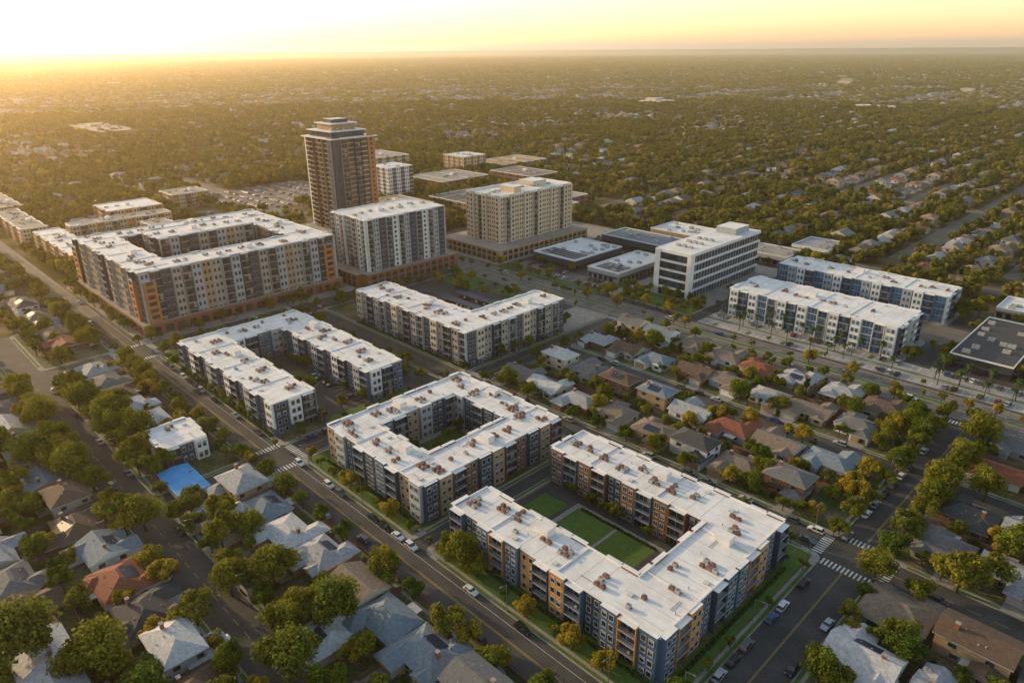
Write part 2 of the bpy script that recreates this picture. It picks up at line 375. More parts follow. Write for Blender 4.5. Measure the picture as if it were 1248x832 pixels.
def tower():
    mb=MB(); x0,x1,y0,y1=-484,-448,268,302; z0,H,nf=0.1,73,22; fh=(H-z0)/nf
    for a,b in zip(rectloop(x0,x1,y0,y1),rectloop(x0,x1,y0,y1)[1:]+rectloop(x0,x1,y0,y1)[:1]):
        mb.face([(*a,z0),(*b,z0),(*b,H),(*a,H)],'w_tan')
    G=('glass','w_tan')
    facade(mb,(x0,y0),(x1,y0),z0,nf,fh,H,[('glass','w_cream'),('balc','w_brown',1.6),('glass','w_tan'),('balc','w_tan',1.6),('glass','w_cream'),('pier','w_slate',1.0,1)],5.8,0,0,R,'glass_blue','frame_dark')
    facade(mb,(x1,y0),(x1,y1),z0,nf,fh,H,[('pier','w_slate',.8,1.5),('balc','w_tan',1.8),('glass','w_tan'),('balc','w_slate',1.6),('glass','w_cream'),('pier','w_orange',.9,2)],5.6,0,0,R,'glass_blue','frame_dark')
    facade(mb,(x1,y1),(x0,y1),z0,nf,fh,H,[G,('balc','w_white',1.6)],5.8,0,0,R,'glass_blue','frame_dark')
    facade(mb,(x0,y1),(x0,y0),z0,nf,fh,H,[G,('balc','w_white',1.6)],5.8,0,0,R,'glass_blue','frame_dark')
    mb.box(x0-2.2,x1+2.2,y0-2.2,y1+2.2,H,H+.7,'w_white','roof_white')
    mb.box(x0+3,x1-4,y0+2,y1-5,H+.7,H+4.6,'w_slate','roof_white')
    for k in range(8): 
        mb.box(x0+4+k*3.4,x0+6.4+k*3.4,y0+1.8,y0+2,H+1.4,H+4,'glass_blue')
        mb.box(x1-4,x1-3.8,y0+3+k*3.2,y0+5.4+k*3.2,H+1.4,H+4,'glass_blue')
    mb.box(x0+1.6,x1-2.4,y0+.6,y1-3.6,H+4.6,H+5.2,'w_white','roof_white')
    mb.box(x0+8,x1-9,y0+6,y1-9,H+5.2,H+9.2,'w_tan','roof_white')
    mb.box(x0+6.5,x1-7.5,y0+4.5,y1-7.5,H+9.2,H+9.8,'w_white')
    mb.box(x0+11,x1-13,y0+9,y1-12,H+9.8,H+12.2,'w_slate','roof_white')
    for k in range(4): mb.tube((x0+12+k*3,y0+13,H+12),(x0+12+k*3,y0+13,H+15),.12,.06,5,'metal_grey')
    for k in range(5): hvac(mb,x1-8+k*.1,y0+5+k*4.5,H+5.2,R,True,False)
    mb.box(x0-8,x1+9,y0-9,y1+6,0.12,9,'w_tan','concrete')
    for k in range(8): mb.box(x1+9,x1+9.15,y0-7+k*5.6,y0-3+k*5.6,1,7.5,'glass_blue')
    for k in range(9): mb.box(x0-6+k*5.6,x0-2+k*5.6,y0-9.15,y0-9,1,7.5,'glass_blue')
    mb.obj('high_rise_tower',(-466,285,0)); occ(-492,-439,259,308)
tower()
PS=[('flat','w_white'),('glass','w_palegrey')]
block('office_building',[rectloop(-575,-545,380,408)],[(-575,-545,380,408)],31,9,[PS],seed=21,wall='w_palegrey',bw=4.5,det=0,warm=False)
block('beige_office_building',[rectloop(-645,-610,527,560)],[(-645,-610,527,560)],20,5,[[('flat','w_tan'),('pier','w_beige',.5,.5)]],seed=22,wall='w_beige',bw=4.5,det=0,warm=False)
for i,(a,b,c,d,h,n,wl) in enumerate([(-605,-549,446,508,10,3,'w_brick'),(-520,-470,330,372,12,3,'w_brick'),(-500,-440,390,440,11,3,'w_tan'),(-470,-410,460,500,9,2,'w_brick'),(-700,-655,400,450,14,4,'w_tan'),(-640,-590,570,640,9,2,'w_greige'),(-560,-500,520,560,12,3,'w_brick'),(-760,-700,470,520,16,4,'w_beige'),(-430,-395,425,470,8,2,'w_greige')]):
    block('brick_building' if wl=='w_brick' else 'commercial_building',[rectloop(a,b,c,d)],[(a,b,c,d)],h,n,[[('flat',wl),('glass','w_tan')]],seed=30+i,wall=wl,bw=5.5,det=0,warm=False,dens=.5,big=True,roofm=['concrete','w_tan','r_taupe','w_greige'][i%4])
PN=[('bay','w_cream',1.0,.6),('balc','w_tan',1.4),('flat','w_beige'),('bay','w_ochre',1.0,.3)]
for i,(a,b,c,d,h) in enumerate([(-592,-500,108,124,13),(-700,-610,104,120,12),(-600,-584,130,200,14),(-652,-616,165,205,15),(-540,-500,138,156,12),(-560,-500,170,186,15),(-520,-504,190,240,14),(-800,-720,112,128,11),(-690,-660,230,262,13)]):
    block('apartment_building',[rectloop(a,b,c,d)],[(a,b,c,d)],h,4,[PN],seed=50+i,wall='w_cream',det=0,dens=.6,roofm=['roof_white','concrete','w_greige'][i%3])
mb=MB()
def office():
    x0,x1,y0,y1=-222,-199,332,410; H=25.5; nf=5; z0=.12; fh=(H-z0)/nf
    mb.box(x0+1.2,x1-1.2,y0+1.2,y1-1.2,z0,H-.4,'w_dark')
    for k in range(nf+1):
        z=z0+k*fh
        if k>0: mb.box(x0,x1,y0,y1,z-.9,z+.25 if k<nf else z+.8,'w_white','roof_white')
    for k in range(nf):
        za=z0+k*fh+.26; zb=z0+(k+1)*fh-.91
        for (a,b) in (((x0+.6,y0+.6),(x1-.6,y0+.6)),((x1-.6,y0+.6),(x1-.6,y1-.6)),((x1-.6,y1-.6),(x0+.6,y1-.6)),((x0+.6,y1-.6),(x0+.6,y0+.6))):
            mb.face([(*a,za),(*b,za),(*b,zb),(*a,zb)],'glass_blue')
        y=y0+.5
        while y<y1-.3:
            mb.box(x1-.62,x1-.35,y,y+.22,za,zb,'frame'); mb.box(x0+.35,x0+.62,y,y+.22,za,zb,'frame'); y+=3.1
        x=x0+.5
        while x<x1-.3:
            mb.box(x,x+.22,y0+.35,y0+.62,za,zb,'frame_dark'); x+=2.7
    mb.box(x0+.02,x0+3.5,y0-.25,y0+.1,z0,H+.8,'w_white'); mb.box(x1-2,x1+.25,y0-.26,y0+4,z0,H+.82,'w_white')
    mb.box(x0+5,x1-5,y1-22,y1-6,H+.8,H+4.5,'w_palegrey','roof_white')
    for k in range(9): hvac(mb,x0+7+(k%3)*4,y0+12+(k//3)*11,H+.8,R,True,False)
    mb.obj('office_building',(-210,371,0)); occ(x0,x1,y0,y1)
office()
def lowc(x0,x1,y0,y1,H,wall,roofm,name='commercial_building'):
    mb=MB(); mb.box(x0,x1,y0,y1,.1,H,wall,roofm)
    for a in ((x0,x1,y0,y0+.3),(x0,x1,y1-.3,y1),(x0,x0+.3,y0+.3,y1-.3),(x1-.3,x1,y0+.3,y1-.3)): mb.box(*a,H,H+.7,'parapet')
    L=x1-x0;k=x0+1
    while k<x1-3: mb.box(k,k+2.6,y0-.15,y0,.5,3.2,'glass'); k+=4
    k=y0+1
    while k<y1-3: mb.box(x1,x1+.15,k,k+2.6,.5,3.2,'glass'); k+=4
    mb.box(x0+.5,x1-.5,y0-2.2,y0-.16,3.5,3.75,'w_dark'); mb.box(x1+.16,x1+2.2,y0+.5,y1-.5,3.5,3.75,'w_dark')
    k=0
    while k<(x1-x0)*(y1-y0)/130:
        hvac(mb,R.uniform(x0+3,x1-3),R.uniform(y0+3,y1-3),H,R,True,False);k+=1
    if roofm=='roof_white' and R.random()<.6:
        for q in range(4): mb.box(x0+3,x1-3,y0+4+q*3.4,y0+6+q*3.4,H+.3,H+.4,'solar')
    mb.obj(name,((x0+x1)/2,(y0+y1)/2,0)); occ(x0,x1,y0,y1)
lowc(-318,-282,333,382,6,'w_slate','roof_white');lowc(-269,-245,330,381,6,'w_palegrey','roof_white');lowc(-312,-262,398,425,7,'w_slate','r_bluegrey')
lowc(-70,-46,336,398,6,'w_dark','r_char');lowc(-40,0,330,360,5,'w_beige','r_char');lowc(-300,-250,440,470,6,'w_tan','roof_white');lowc(-232,-190,432,456,6,'w_palegrey','concrete')
lowc(-72,-30,420,445,5,'w_beige','roof_white');lowc(-205,-180,470,500,5,'w_white','r_light')
P8=[('bay','w_white',1.3,.5),('balc','w_slate',1.5),('bay','w_white',1.3,.4),('glass','w_slate'),('balc','w_white',1.5)]
block('white_apartment_building',[rectloop(-172,-90,329,358)],[(-172,-90,329,358)],14.2,4,[P8],seed=70,wall='w_white',bw=5,det=1,dens=.7,glass='glass_azure')
P9=[('bay','w_white',1.0,.5),('balc','w_blue',1.4),('glass','w_blue'),('bay','w_palegrey',1.0,.4)]
block('white_apartment_building',[rectloop(-175,-88,390,412)],[(-175,-88,390,412)],14.2,4,[P9],seed=71,wall='w_palegrey',bw=5,det=0,dens=.7,glass='glass_azure')

# ------------------------------------------------------------------ ground, streets, blocks
def gridsheet(name,xs,ys,z,m):
    mb=MB()
    for i in range(len(xs)-1):
        for j in range(len(ys)-1): mb.rect(xs[i],xs[i+1],ys[j],ys[j+1],z,m)
    return mb.obj(name)
def groundmat():
    m=bpy.data.materials.new('ground'); m.use_nodes=True; nt=m.node_tree;n=nt.nodes;l=nt.links; b=n['Principled BSDF']; b.inputs['Roughness'].default_value=1.0; b.inputs['Specular IOR Level'].default_value=0.0
    tc=n.new('ShaderNodeTexCoord')
    a=n.new('ShaderNodeTexNoise'); a.inputs['Scale'].default_value=.035; a.inputs['Detail'].default_value=6; l.new(tc.outputs['Object'],a.inputs['Vector'])
    cr=n.new('ShaderNodeValToRGB'); e=cr.color_ramp.elements; e[0].position=.38;e[0].color=(.085,.085,.03,1);e[1].position=.66;e[1].color=(.25,.19,.11,1)
    x=e.new(.52);x.color=(.14,.12,.055,1); l.new(a.outputs['Fac'],cr.inputs[0])
    c=n.new('ShaderNodeTexNoise'); c.inputs['Scale'].default_value=.0012;c.inputs['Detail'].default_value=5; l.new(tc.outputs['Object'],c.inputs['Vector'])
    mr=n.new('ShaderNodeMapRange'); mr.inputs[1].default_value=.3;mr.inputs[2].default_value=.7;mr.inputs[3].default_value=.6;mr.inputs[4].default_value=1.35; l.new(c.outputs['Fac'],mr.inputs[0])
    vm=n.new('ShaderNodeVectorMath');vm.operation='SCALE';l.new(cr.outputs[0],vm.inputs[0]);l.new(mr.outputs[0],vm.inputs['Scale']);l.new(vm.outputs[0],b.inputs['Base Color'])
    M['ground']=m
groundmat()
xs=[-60000,-25000,-12000,-6000,-3000,-1500,-700,-350,-150,0,150,600,3000,12000,60000]
ys=[-60000,-12000,-3000,-600,-100,50,150,300,450,700,1500,3000,6000,12000,25000,60000]
gridsheet('ground',xs,ys,0.0,'ground')
NX0,NX1,NY0,NY1=-410,60,-40,440
mb=MB()
for i in range(8):
    for j in range(8):
        mb.rect(NX0+(NX1-NX0)*i/8,NX0+(NX1-NX0)*(i+1)/8,NY0+(NY1-NY0)*j/8,NY0+(NY1-NY0)*(j+1)/8,.02,'asphalt')
mb.obj('street_asphalt')
mb=MB()
k=-900
while k<200: mb.rect(k,k+55,285,306,.035,'asphalt_old'); k+=55
for (a,b,c,d) in [(-1500,-410,82,95),(-720,-600,268,388),(-640,-410,215,258),(-1500,-410,285,306),(-560,-410,306,440),(-900,-700,300,306)]:
    n=max(1,int((b-a)/80)); 
    for i in range(n): mb.rect(a+(b-a)*i/n,a+(b-a)*(i+1)/n,c,d,.03 if d<286 or c>=306 else .034,'asphalt_old')
mb.obj('boulevard')
occ(-900,200,284,307); occ(-720,-600,268,388)
mb=MB(); mb.rect(-178,-74,308,327,.03,'lot_pavers'); mb.rect(-74,20,308,330,.03,'lot_pavers'); mb.rect(-178,-60,360,388,.03,'asphalt_old'); mb.rect(-270,-237.5,206.5,250,.24,'asphalt')
mb.obj('parking_lot')
occ(-178,20,308,328); occ(-178,-60,360,388)
def blockslab(x0,x1,y0,y1,top='yard',sw=2.2,verge=0.0):
    mb=MB(); c=3.0; z=.16
    pts=[]
    for (cx,cy,a0) in ((x1-c,y0+c,-90),(x1-c,y1-c,0),(x0+c,y1-c,90),(x0+c,y0+c,180)):
        for k in range(5):
            a=rad(a0+k*22.5); pts.append((cx+c*math.cos(a),cy+c*math.sin(a)))
    n=len(pts)
    for i in range(n):
        a,b=pts[i],pts[(i+1)%n]; mb.face([(*a,0),(*b,0),(*b,z),(*a,z)],'concrete')
    mb.face([(*p,z) for p in pts],'concrete')
    mb.obj('pavement',((x0+x1)/2,(y0+y1)/2,0))
    m2=MB(); m2.rect(x0+sw,x1-sw,y0+sw,y1-sw,z+.02,top)
    if verge:
        for r in ((x0+6,x1-6,y0+.4,y0+.4+verge),(x0+6,x1-6,y1-.4-verge,y1-.4),(x0+.4,x0+.4+verge,y0+6,y1-6),(x1-.4-verge,x1-.4,y0+6,y1-6)): m2.rect(*r,z+.021,'lawn')
    m2.obj('grass_yard' if top!='concrete' else 'paved_plaza')
blocks=[(-334.5,-54+0,-40,-12),(-334.5,60,-3.5,41.5),(-334.5,-214.5,52.5,84),(-203.5,-54,52.5,84),(-41,60,52.5,84),
 (-334.5,-214.5,96,173),(-203.5,-139.5,96,173),(-134.5,-54,96,173),(-41,60,96,173),
 (-334.5,-214.5,183,284),(-203.5,-54,183,229),(-203.5,-54,237,284),(-42,60,183,229),(-42,60,237,284),
 (-410,-349.5,-40,41.5),(-410,-349.5,52.5,84)]
for b in blocks: blockslab(*b,verge=.9)
for b in ((-480,-349.5,96,284),(-400,-326,307.5,440),(-240,-185,312,425),(-178,-85,327,360),(-178,-85,388,418)): blockslab(*b,top='concrete')
for r in ((-1500,200,40,54),(-1500,200,82.5,97.5),(-334,200,172,184),(-350,-334,-40,306),(-215.5,-202.5,47,306),(-55,-40,-40,306),(-140,-134,96,173),(-203,60,228.5,237.5)): occ(*r)
mk=MB()
def dash(x0,x1,y,w=.14,on=3,off=4,z=.045,m='paint_white',vert=False):
    q=x0
    while q<x1:
        e=min(q+on,x1)
        if vert: mk.rect(y-w,y+w,q,e,z,m)
        else: mk.rect(q,e,y-w,y+w,z,m)
        q+=on+off
for y in (90,): 
    for a,b in ((-600,-352),(-332,-217),(-201,-57),(-38,60)):
        dash(a,b,y-.18,.07,60,0,.045,'paint_yellow'); dash(a,b,y+.18,.07,60,0,.045,'paint_yellow')
        dash(a,b,y+3.8,.05,60,0,.045)
for y in (47,178):
    for a,b in ((-332,-217),(-201,-57),(-38,60)): dash(a,b,y,.08,3,3,.045,'paint_yellow')
for x,yr in ((-342,((-40,41),(54,83),(97,172),(184,284))),(-209,((54,83),(97,172),(184,284))),(-47.5,((54,83),(97,172),(184,284)))):
    for a,b in yr: dash(a,b,x-.15,.06,60,0,.045,'paint_yellow',True); dash(a,b,x+.15,.06,60,0,.045,'paint_yellow',True)
for y in (288.5,291.2,299.8,302.5): dash(-600,60,y,.08,3,6,.055)
for y in (286.2,304.8,293.6,297.4): dash(-600,60,y,.06,60,0,.055)
def crosswalk(x,y,L,vert,z=.046):
    q=-L/2+.4
    while q<L/2-.4:
        if vert: mk.rect(x-1.4,x+1.4,y+q,y+q+.5,z,'paint_white')
        else: mk.rect(x+q,x+q+.5,y-1.4,y+1.4,z,'paint_white')
        q+=1.1
for X,wx in ((-342,15),(-209,11),(-47.5,13)):
    for Y,wy in ((90,12),(178,10)):
        crosswalk(X-wx/2-2.2,Y,wy,True);crosswalk(X+wx/2+2.2,Y,wy,True);crosswalk(X,Y-wy/2-2.2,wx,False);crosswalk(X,Y+wy/2+2.2,wx,False)
    crosswalk(X,282,wx,False)
for a in range(-176,-76,3):
    mk.rect(a,a+.25,308.5,313.2,.045,'paint_white'); mk.rect(a,a+.25,320.5,326,.045,'paint_white')
for a in range(-72,18,3):
    mk.rect(a,a+.25,309,314,.045,'paint_white'); mk.rect(a,a+.25,323,328,.045,'paint_white')
for a in range(-288,-224,3): mk.rect(a,a+.12,116.2,121.2,.225,'paint_white'); 
for a in range(-258,-224,3): mk.rect(a,a+.12,132.5,137.5,.225,'paint_white')
mk.obj('road_markings')
mb=MB()
for a,b in ((-330,-216),(-200,-56),(-38,50),(-600,-355)):
    mb.box(a,b,294.2,296.8,.03,.18,'concrete'); mb.rect(a+.3,b-.3,294.5,296.5,.2,'lawn')
for a in range(-170,-80,18): mb.box(a,a+1.6,309,313.4,.03,.2,'concrete','lawn'); mb.box(a,a+1.6,320.6,325.6,.03,.2,'concrete','lawn')
mb.box(-178,16,317.2,318.2,.03,.2,'concrete','lawn')
mb.obj('road_median')
mb=MB()
def pav(x0,x1,y0,y1,m,z=.2): mb.rect(x0,x1,y0,y1,z,m)
pav(-200,-144,98.2,104,'lawn'); pav(-131,-56.5,98.2,104.5,'lawn',.2); pav(-60.5,-56.6,105,171,'lawn',.205)
pav(-132,-60.7,164.5,171,'lawn',.2)
pav(-201,-141,165,171,'concrete',.2)
pav(-131.5,-77.5,118.5,147.5,'asphalt',.2)
pav(-118,-86,121.5,123.2,'concrete',.215);pav(-118,-86,142.2,144,'concrete',.215);pav(-118,-116.2,123.2,142.2,'concrete',.215)
pav(-115.8,-88,123.6,141.8,'lawn',.21);pav(-129,-119.5,124,141,'lawn',.21);pav(-102,-101,123.6,141.8,'concrete',.22)
pav(-183.5,-157.5,117.5,150.5,'concrete',.2);pav(-181,-172,120,148,'lawn',.21);pav(-166,-159.5,124,144,'asphalt',.21);pav(-171,-168,128,138,'pool_water',.215)
pav(-291.5,-216.8,115.5,138.5,'asphalt',.2);pav(-270,-262,120,134,'lawn',.21);pav(-222,-217,118,136,'lawn',.21)
pav(-332,-217,156,171,'asphalt',.2);pav(-332,-309,98.5,155,'lawn',.2);pav(-221,-217,139,155,'lawn',.2)
pav(-332,-238,207,282,'asphalt',.2);pav(-237,-217,251,282,'concrete',.2);pav(-328,-300,262,280,'lawn',.21);pav(-290,-262,268,280,'lawn',.21)
mb.obj('courtyard_paving')
mb=MB(); mb.rect(-600,-510,258,268,.05,'lawn'); mb.rect(-560,-515,228,262,.045,'lawn'); mb.rect(-234,-186,313.5,330,.2,'lawn'); mb.rect(-335,-240,307.5,312,.05,'lawn');mb.rect(-325,-242,313,329,.05,'asphalt_old')
mb.obj('park_lawn')
mb=MB()
for k in range(4):
    x=-298; y=214+k*11
    mb.box(x,x+50,y,y+5.2,2.9,3.1,'metal_grey','solar')
    for q in range(6): mb.box(x+1+q*9.5,x+1.2+q*9.5,y+2.4,y+2.6,.2,2.9,'metal_grey')
mb.obj('carport',(-275,232,0)); occ(-300,-240,207,256)

# ------------------------------------------------------------------ houses
def roofpiece(mb,x0,x1,y0,y1,z,pitch,ov,kind,rm,wm,fasc='frame'):
    X0,X1,Y0,Y1=x0-ov,x1+ov,y0-ov,y1+ov; f=.18
    lx,ly=X1-X0,Y1-Y0
    for a,b in (((X0,Y0),(X1,Y0)),((X1,Y0),(X1,Y1)),((X1,Y1),(X0,Y1)),((X0,Y1),(X0,Y0))):
        mb.face([(*a,z-f),(*b,z-f),(*b,z),(*a,z)],fasc)
    mb.face([(X0,Y0,z-f),(X0,Y1,z-f),(X1,Y1,z-f),(X1,Y0,z-f)],fasc)
    if lx>=ly:
        h=ly/2*pitch; i=ly/2 if kind=='hip' else 0.0; ym=(Y0+Y1)/2; A=(X0+i,ym,z+h);B=(X1-i,ym,z+h)
        mb.face([(X0,Y0,z),(X1,Y0,z),B,A],rm); mb.face([(X1,Y1,z),(X0,Y1,z),A,B],rm)
        em=rm if kind=='hip' else wm
        mb.face([(X1,Y0,z),(X1,Y1,z),B],em); mb.face([(X0,Y1,z),(X0,Y0,z),A],em)
    else:
        h=lx/2*pitch; i=lx/2 if kind=='hip' else 0.0; xm=(X0+X1)/2; A=(xm,Y0+i,z+h);B=(xm,Y1-i,z+h)
        mb.face([(X1,Y0,z),(X1,Y1,z),B,A],rm); mb.face([(X0,Y1,z),(X0,Y0,z),A,B],rm)
        em=rm if kind=='hip' else wm
        mb.face([(X0,Y0,z),(X1,Y0,z),A],em); mb.face([(X1,Y1,z),(X0,Y1,z),B],em)
    return h
def hwin(mb,axis,c,q0,q1,z0,z1,s):
    e=.05*s
    a,b=(c,c+e) if s>0 else (c+e,c)
    if axis=='x':
        mb.box(q0-.1,q1+.1,a,b,z0-.1,z1+.1,'frame'); g=c+e*1.4
        pts=[(q0,g,z0),(q1,g,z0),(q1,g,z1),(q0,g,z1)]
    else:
        mb.box(a,b,q0-.1,q1+.1,z0-.1,z1+.1,'frame'); g=c+e*1.4
        pts=[(g,q0,z0),(g,q1,z0),(g,q1,z1),(g,q0,z1)]
    mb.face(pts,'glass')
def house_mesh(rng,w,d,rm,wm,two=False):
    mb=MB(); h=5.6 if two else 2.9; p=rng.uniform(.32,.48); kind=rng.choice(['hip','hip','gable'])
    mb.box(-w/2,w/2,-d/2+1.5,d/2-1,-.3,h,wm)
    rh=roofpiece(mb,-w/2,w/2,-d/2+1.5,d/2-1,h+.1,p,.6,kind,rm,wm)
    s=rng.choice([-1,1]); gw=rng.uniform(5.6,6.8); gx=s*(w/2-gw/2+rng.uniform(-.3,.8)); gd=rng.uniform(3,4.8)
    gy0=-d/2+1.5-gd; gh=2.75
    mb.box(gx-gw/2,gx+gw/2,gy0,-d/2+4,-.3,gh,wm)
    roofpiece(mb,gx-gw/2,gx+gw/2,gy0,-d/2+5.5,gh+.05,p*.97,.5,rng.choice(['gable','hip']),rm,wm)
    mb.box(gx-gw/2+.6,gx+gw/2-.6,gy0-.06,gy0,0,2.2,rng.choice(['frame','w_tan','w_white']))
    if rng.random()<.75:
        bw=rng.uniform(5,7); bx_=-s*(w/2-bw/2-rng.uniform(0,1)); bd=rng.uniform(2.5,4.5)
        mb.box(bx_-bw/2,bx_+bw/2,d/2-3,d/2-1+bd,-.3,2.8,wm); roofpiece(mb,bx_-bw/2,bx_+bw/2,d/2-5,d/2-1+bd,2.82,p*1.02,.5,kind,rm,wm)
        hwin(mb,'x',d/2-1+bd,bx_-1.2,bx_+1.2,.9,2.2,1)
    if rng.random()<.5:
        ex=-s*(w/2-2.6); mb.box(ex-2.2,ex+2.2,-d/2+.2,-d/2+3,-.3,2.7,wm); roofpiece(mb,ex-2.2,ex+2.2,-d/2+.2,-d/2+5,2.72,p*1.05,.45,'gable',rm,wm); hwin(mb,'x',-d/2+.2,ex-1,ex+1,.9,2.1,-1)
    if rng.random()<.3:
        px=rng.uniform(-w/4,w/4); mb.box(px-2,px+2,d/2-1,d/2+1.8,2.45,2.6,rng.choice(['w_white','w_brown','hvac_grey']))
    hwin(mb,'x',-d/2+1.5,-1.8,-.6,.8,2.1,-1) 
    mb.box(.2,1.2,-d/2+1.42,-d/2+1.5,0,2.1,rng.choice(['w_brown','w_dark','w_white','w_blue']))
    for yy in (-d/4,d/5):
        hwin(mb,'y',w/2,yy-.8,yy+.8,.9,2.1,1); hwin(mb,'y',-w/2,yy-.8,yy+.8,.9,2.1,-1)
        if two:
            hwin(mb,'y',w/2,yy-.8,yy+.8,3.6,4.8,1); hwin(mb,'y',-w/2,yy-.8,yy+.8,3.6,4.8,-1)
    if two:
        for q in (-w/4,w/4): hwin(mb,'x',-d/2+1.5,q-.9,q+.9,3.6,4.8,-1); hwin(mb,'x',d/2-1,q-.9,q+.9,3.6,4.8,1)
    for q in (-w/4,w/5): hwin(mb,'x',d/2-1,q-.9,q+.9,.9,2.1,1)
    if rng.random()<.5:
        cx=rng.choice([-1,1])*w*.28; cy=rng.uniform(0,d*.2); mb.box(cx-.45,cx+.45,cy-.4,cy+.4,h,h+rh+.9,'w_brick'); mb.box(cx-.55,cx+.55,cy-.5,cy+.5,h+rh+.9,h+rh+1.05,'concrete')
    if w>=d:
        Y0=-d/2+.9; Y1=d/2-.4; ym=(Y0+Y1)/2; half=(Y1-Y0)/2
        def rz(y): return h+.1+(half-abs(y-ym))*p
        for k in range(rng.randrange(3,6)):
            x=rng.uniform(-w*.25,w*.25); y=ym+rng.choice([-1,1])*rng.uniform(.8,half*.7); mb.cyl(x,y,rz(y)-.1,rz(y)+.35,.13,.13,6,'hvac_grey')
        if rng.random()<.25:
            s2=rng.choice([-1,1]); ya=ym+s2*1.0; yb=ym+s2*(half*.72); a,b=-w*.2,w*.2
            mb.face([(a,ya,rz(ya)+.12),(b,ya,rz(ya)+.12),(b,yb,rz(yb)+.12),(a,yb,rz(yb)+.12)],'solar')
    return mb,(gx,gy0,gw)
drv=MB()
RM=['r_grey','r_grey','r_light','r_brown','r_taupe','r_taupe','r_red','r_char','r_pale','r_bluegrey','r_grey','r_light','r_brown','r_bluegrey','r_brown','r_char']
WM=['w_cream','w_white','w_greige','w_beige','w_tan','w_palegrey','w_brown']
nh=0
def put_house(x,y,face,rng,w=None,d=None,rm=None,two=None,street=None):
    global nh
    w=w or rng.uniform(12.5,15); d=d or rng.uniform(11.5,13.5)
    rm=rm or rng.choice(RM)
    mb,(gx,gy,gw)=house_mesh(rng,w,d,rm,rng.choice(WM),rng.random()<.18 if two is None else two)
    rot={'S':0,'N':math.pi}[face]
    mb.obj('suburban_house',loc=(x,y,.18),rot=rot+rng.uniform(-.02,.02))
    r=max(w,d)/2; occ(x-r,x+r,y-r,y+r); nh+=1
    if street is not None:
        if face=='S': drv.rect(x+gx-gw/2+.4,x+gx+gw/2-.4,street,y+gy+.2,.215,'concrete')
        if face=='N': drv.rect(x-gx-gw/2+.4,x-gx+gw/2-.4,y-gy-.2,street,.215,'concrete')
def row(y,xa,xb,step,face,street,seed,**kw):
    rng=random.Random(seed); x=xa; fb=MB()
    while x<xb:
        if vis(x,y,900,44,60) and free(x,y,-1):
            put_house(x+rng.uniform(-.8,.8),y+rng.uniform(-1.4,1.4),face,rng,street=street,**kw)
            if rng.random()<.8:
                fx=x+step/2; s=1 if face=='S' else -1
                y0,y1=sorted((y-2*s,y+9.5*s)); fb.box(fx-.05,fx+.05,y0,y1,.15,1.9,'wood_fence')
        x+=step*rng.uniform(.96,1.07)
    s=1 if face=='S' else -1
    yb=y+10.8*s; fb.box(xa-8,x-8,yb-.05,yb+.05,.15,1.9,'wood_fence')
    fb.obj('wood_fence')
block('apartment_building',[rectloop(-246,-228,62,76)],[(-246,-228,62,76)],7.5,2,[P3],seed=80,wall='w_white',dens=.5)
mb=MB(); mb.box(-222,-206+2,57,66,.1,3.4,'w_white'); roofpiece(mb,-222,-204,57,66,3.4,.12,.5,'gable','bluetarp','w_white'); mb.obj('blue_roof_building',(-213,61,0)); occ(-222,-203,56,67)
row(31,-330,10,16.6,'N',41,1); row(9,-330,-60,16.6,'S',-3,2)
row(73,-196,-60,15.6,'S',52.6,3); row(60,-188,-100,31,'S',52.6,33,w=10.5,d=9.5)
row(69,-328,-250,16,'S',52.6,4)
row(195,-194,-60,16.8,'S',183,5,d=11.5); row(217.5,-192,-60,16.8,'N',229,6,d=11.5)
row(249,-194,-60,16.8,'S',237,7,d=11.5); row(272,-192,-60,16.8,'N',284,8,d=11.5)
row(196,-31,30,16.6,'S',183,9); row(218,-31,30,16.6,'N',229,10); row(249,-31,30,16.6,'S',237,11); row(272,-31,30,16.6,'N',284,12)
row(162,-31,60,16.6,'N',173,13); row(140,-31,60,17,'S',130,14);row(116,-31,60,17,'N',130,15)
row(69,-640,-358,16.5,'N',84,16); row(31,-640,-358,16.5,'N',41,17)
drv.obj('driveway')

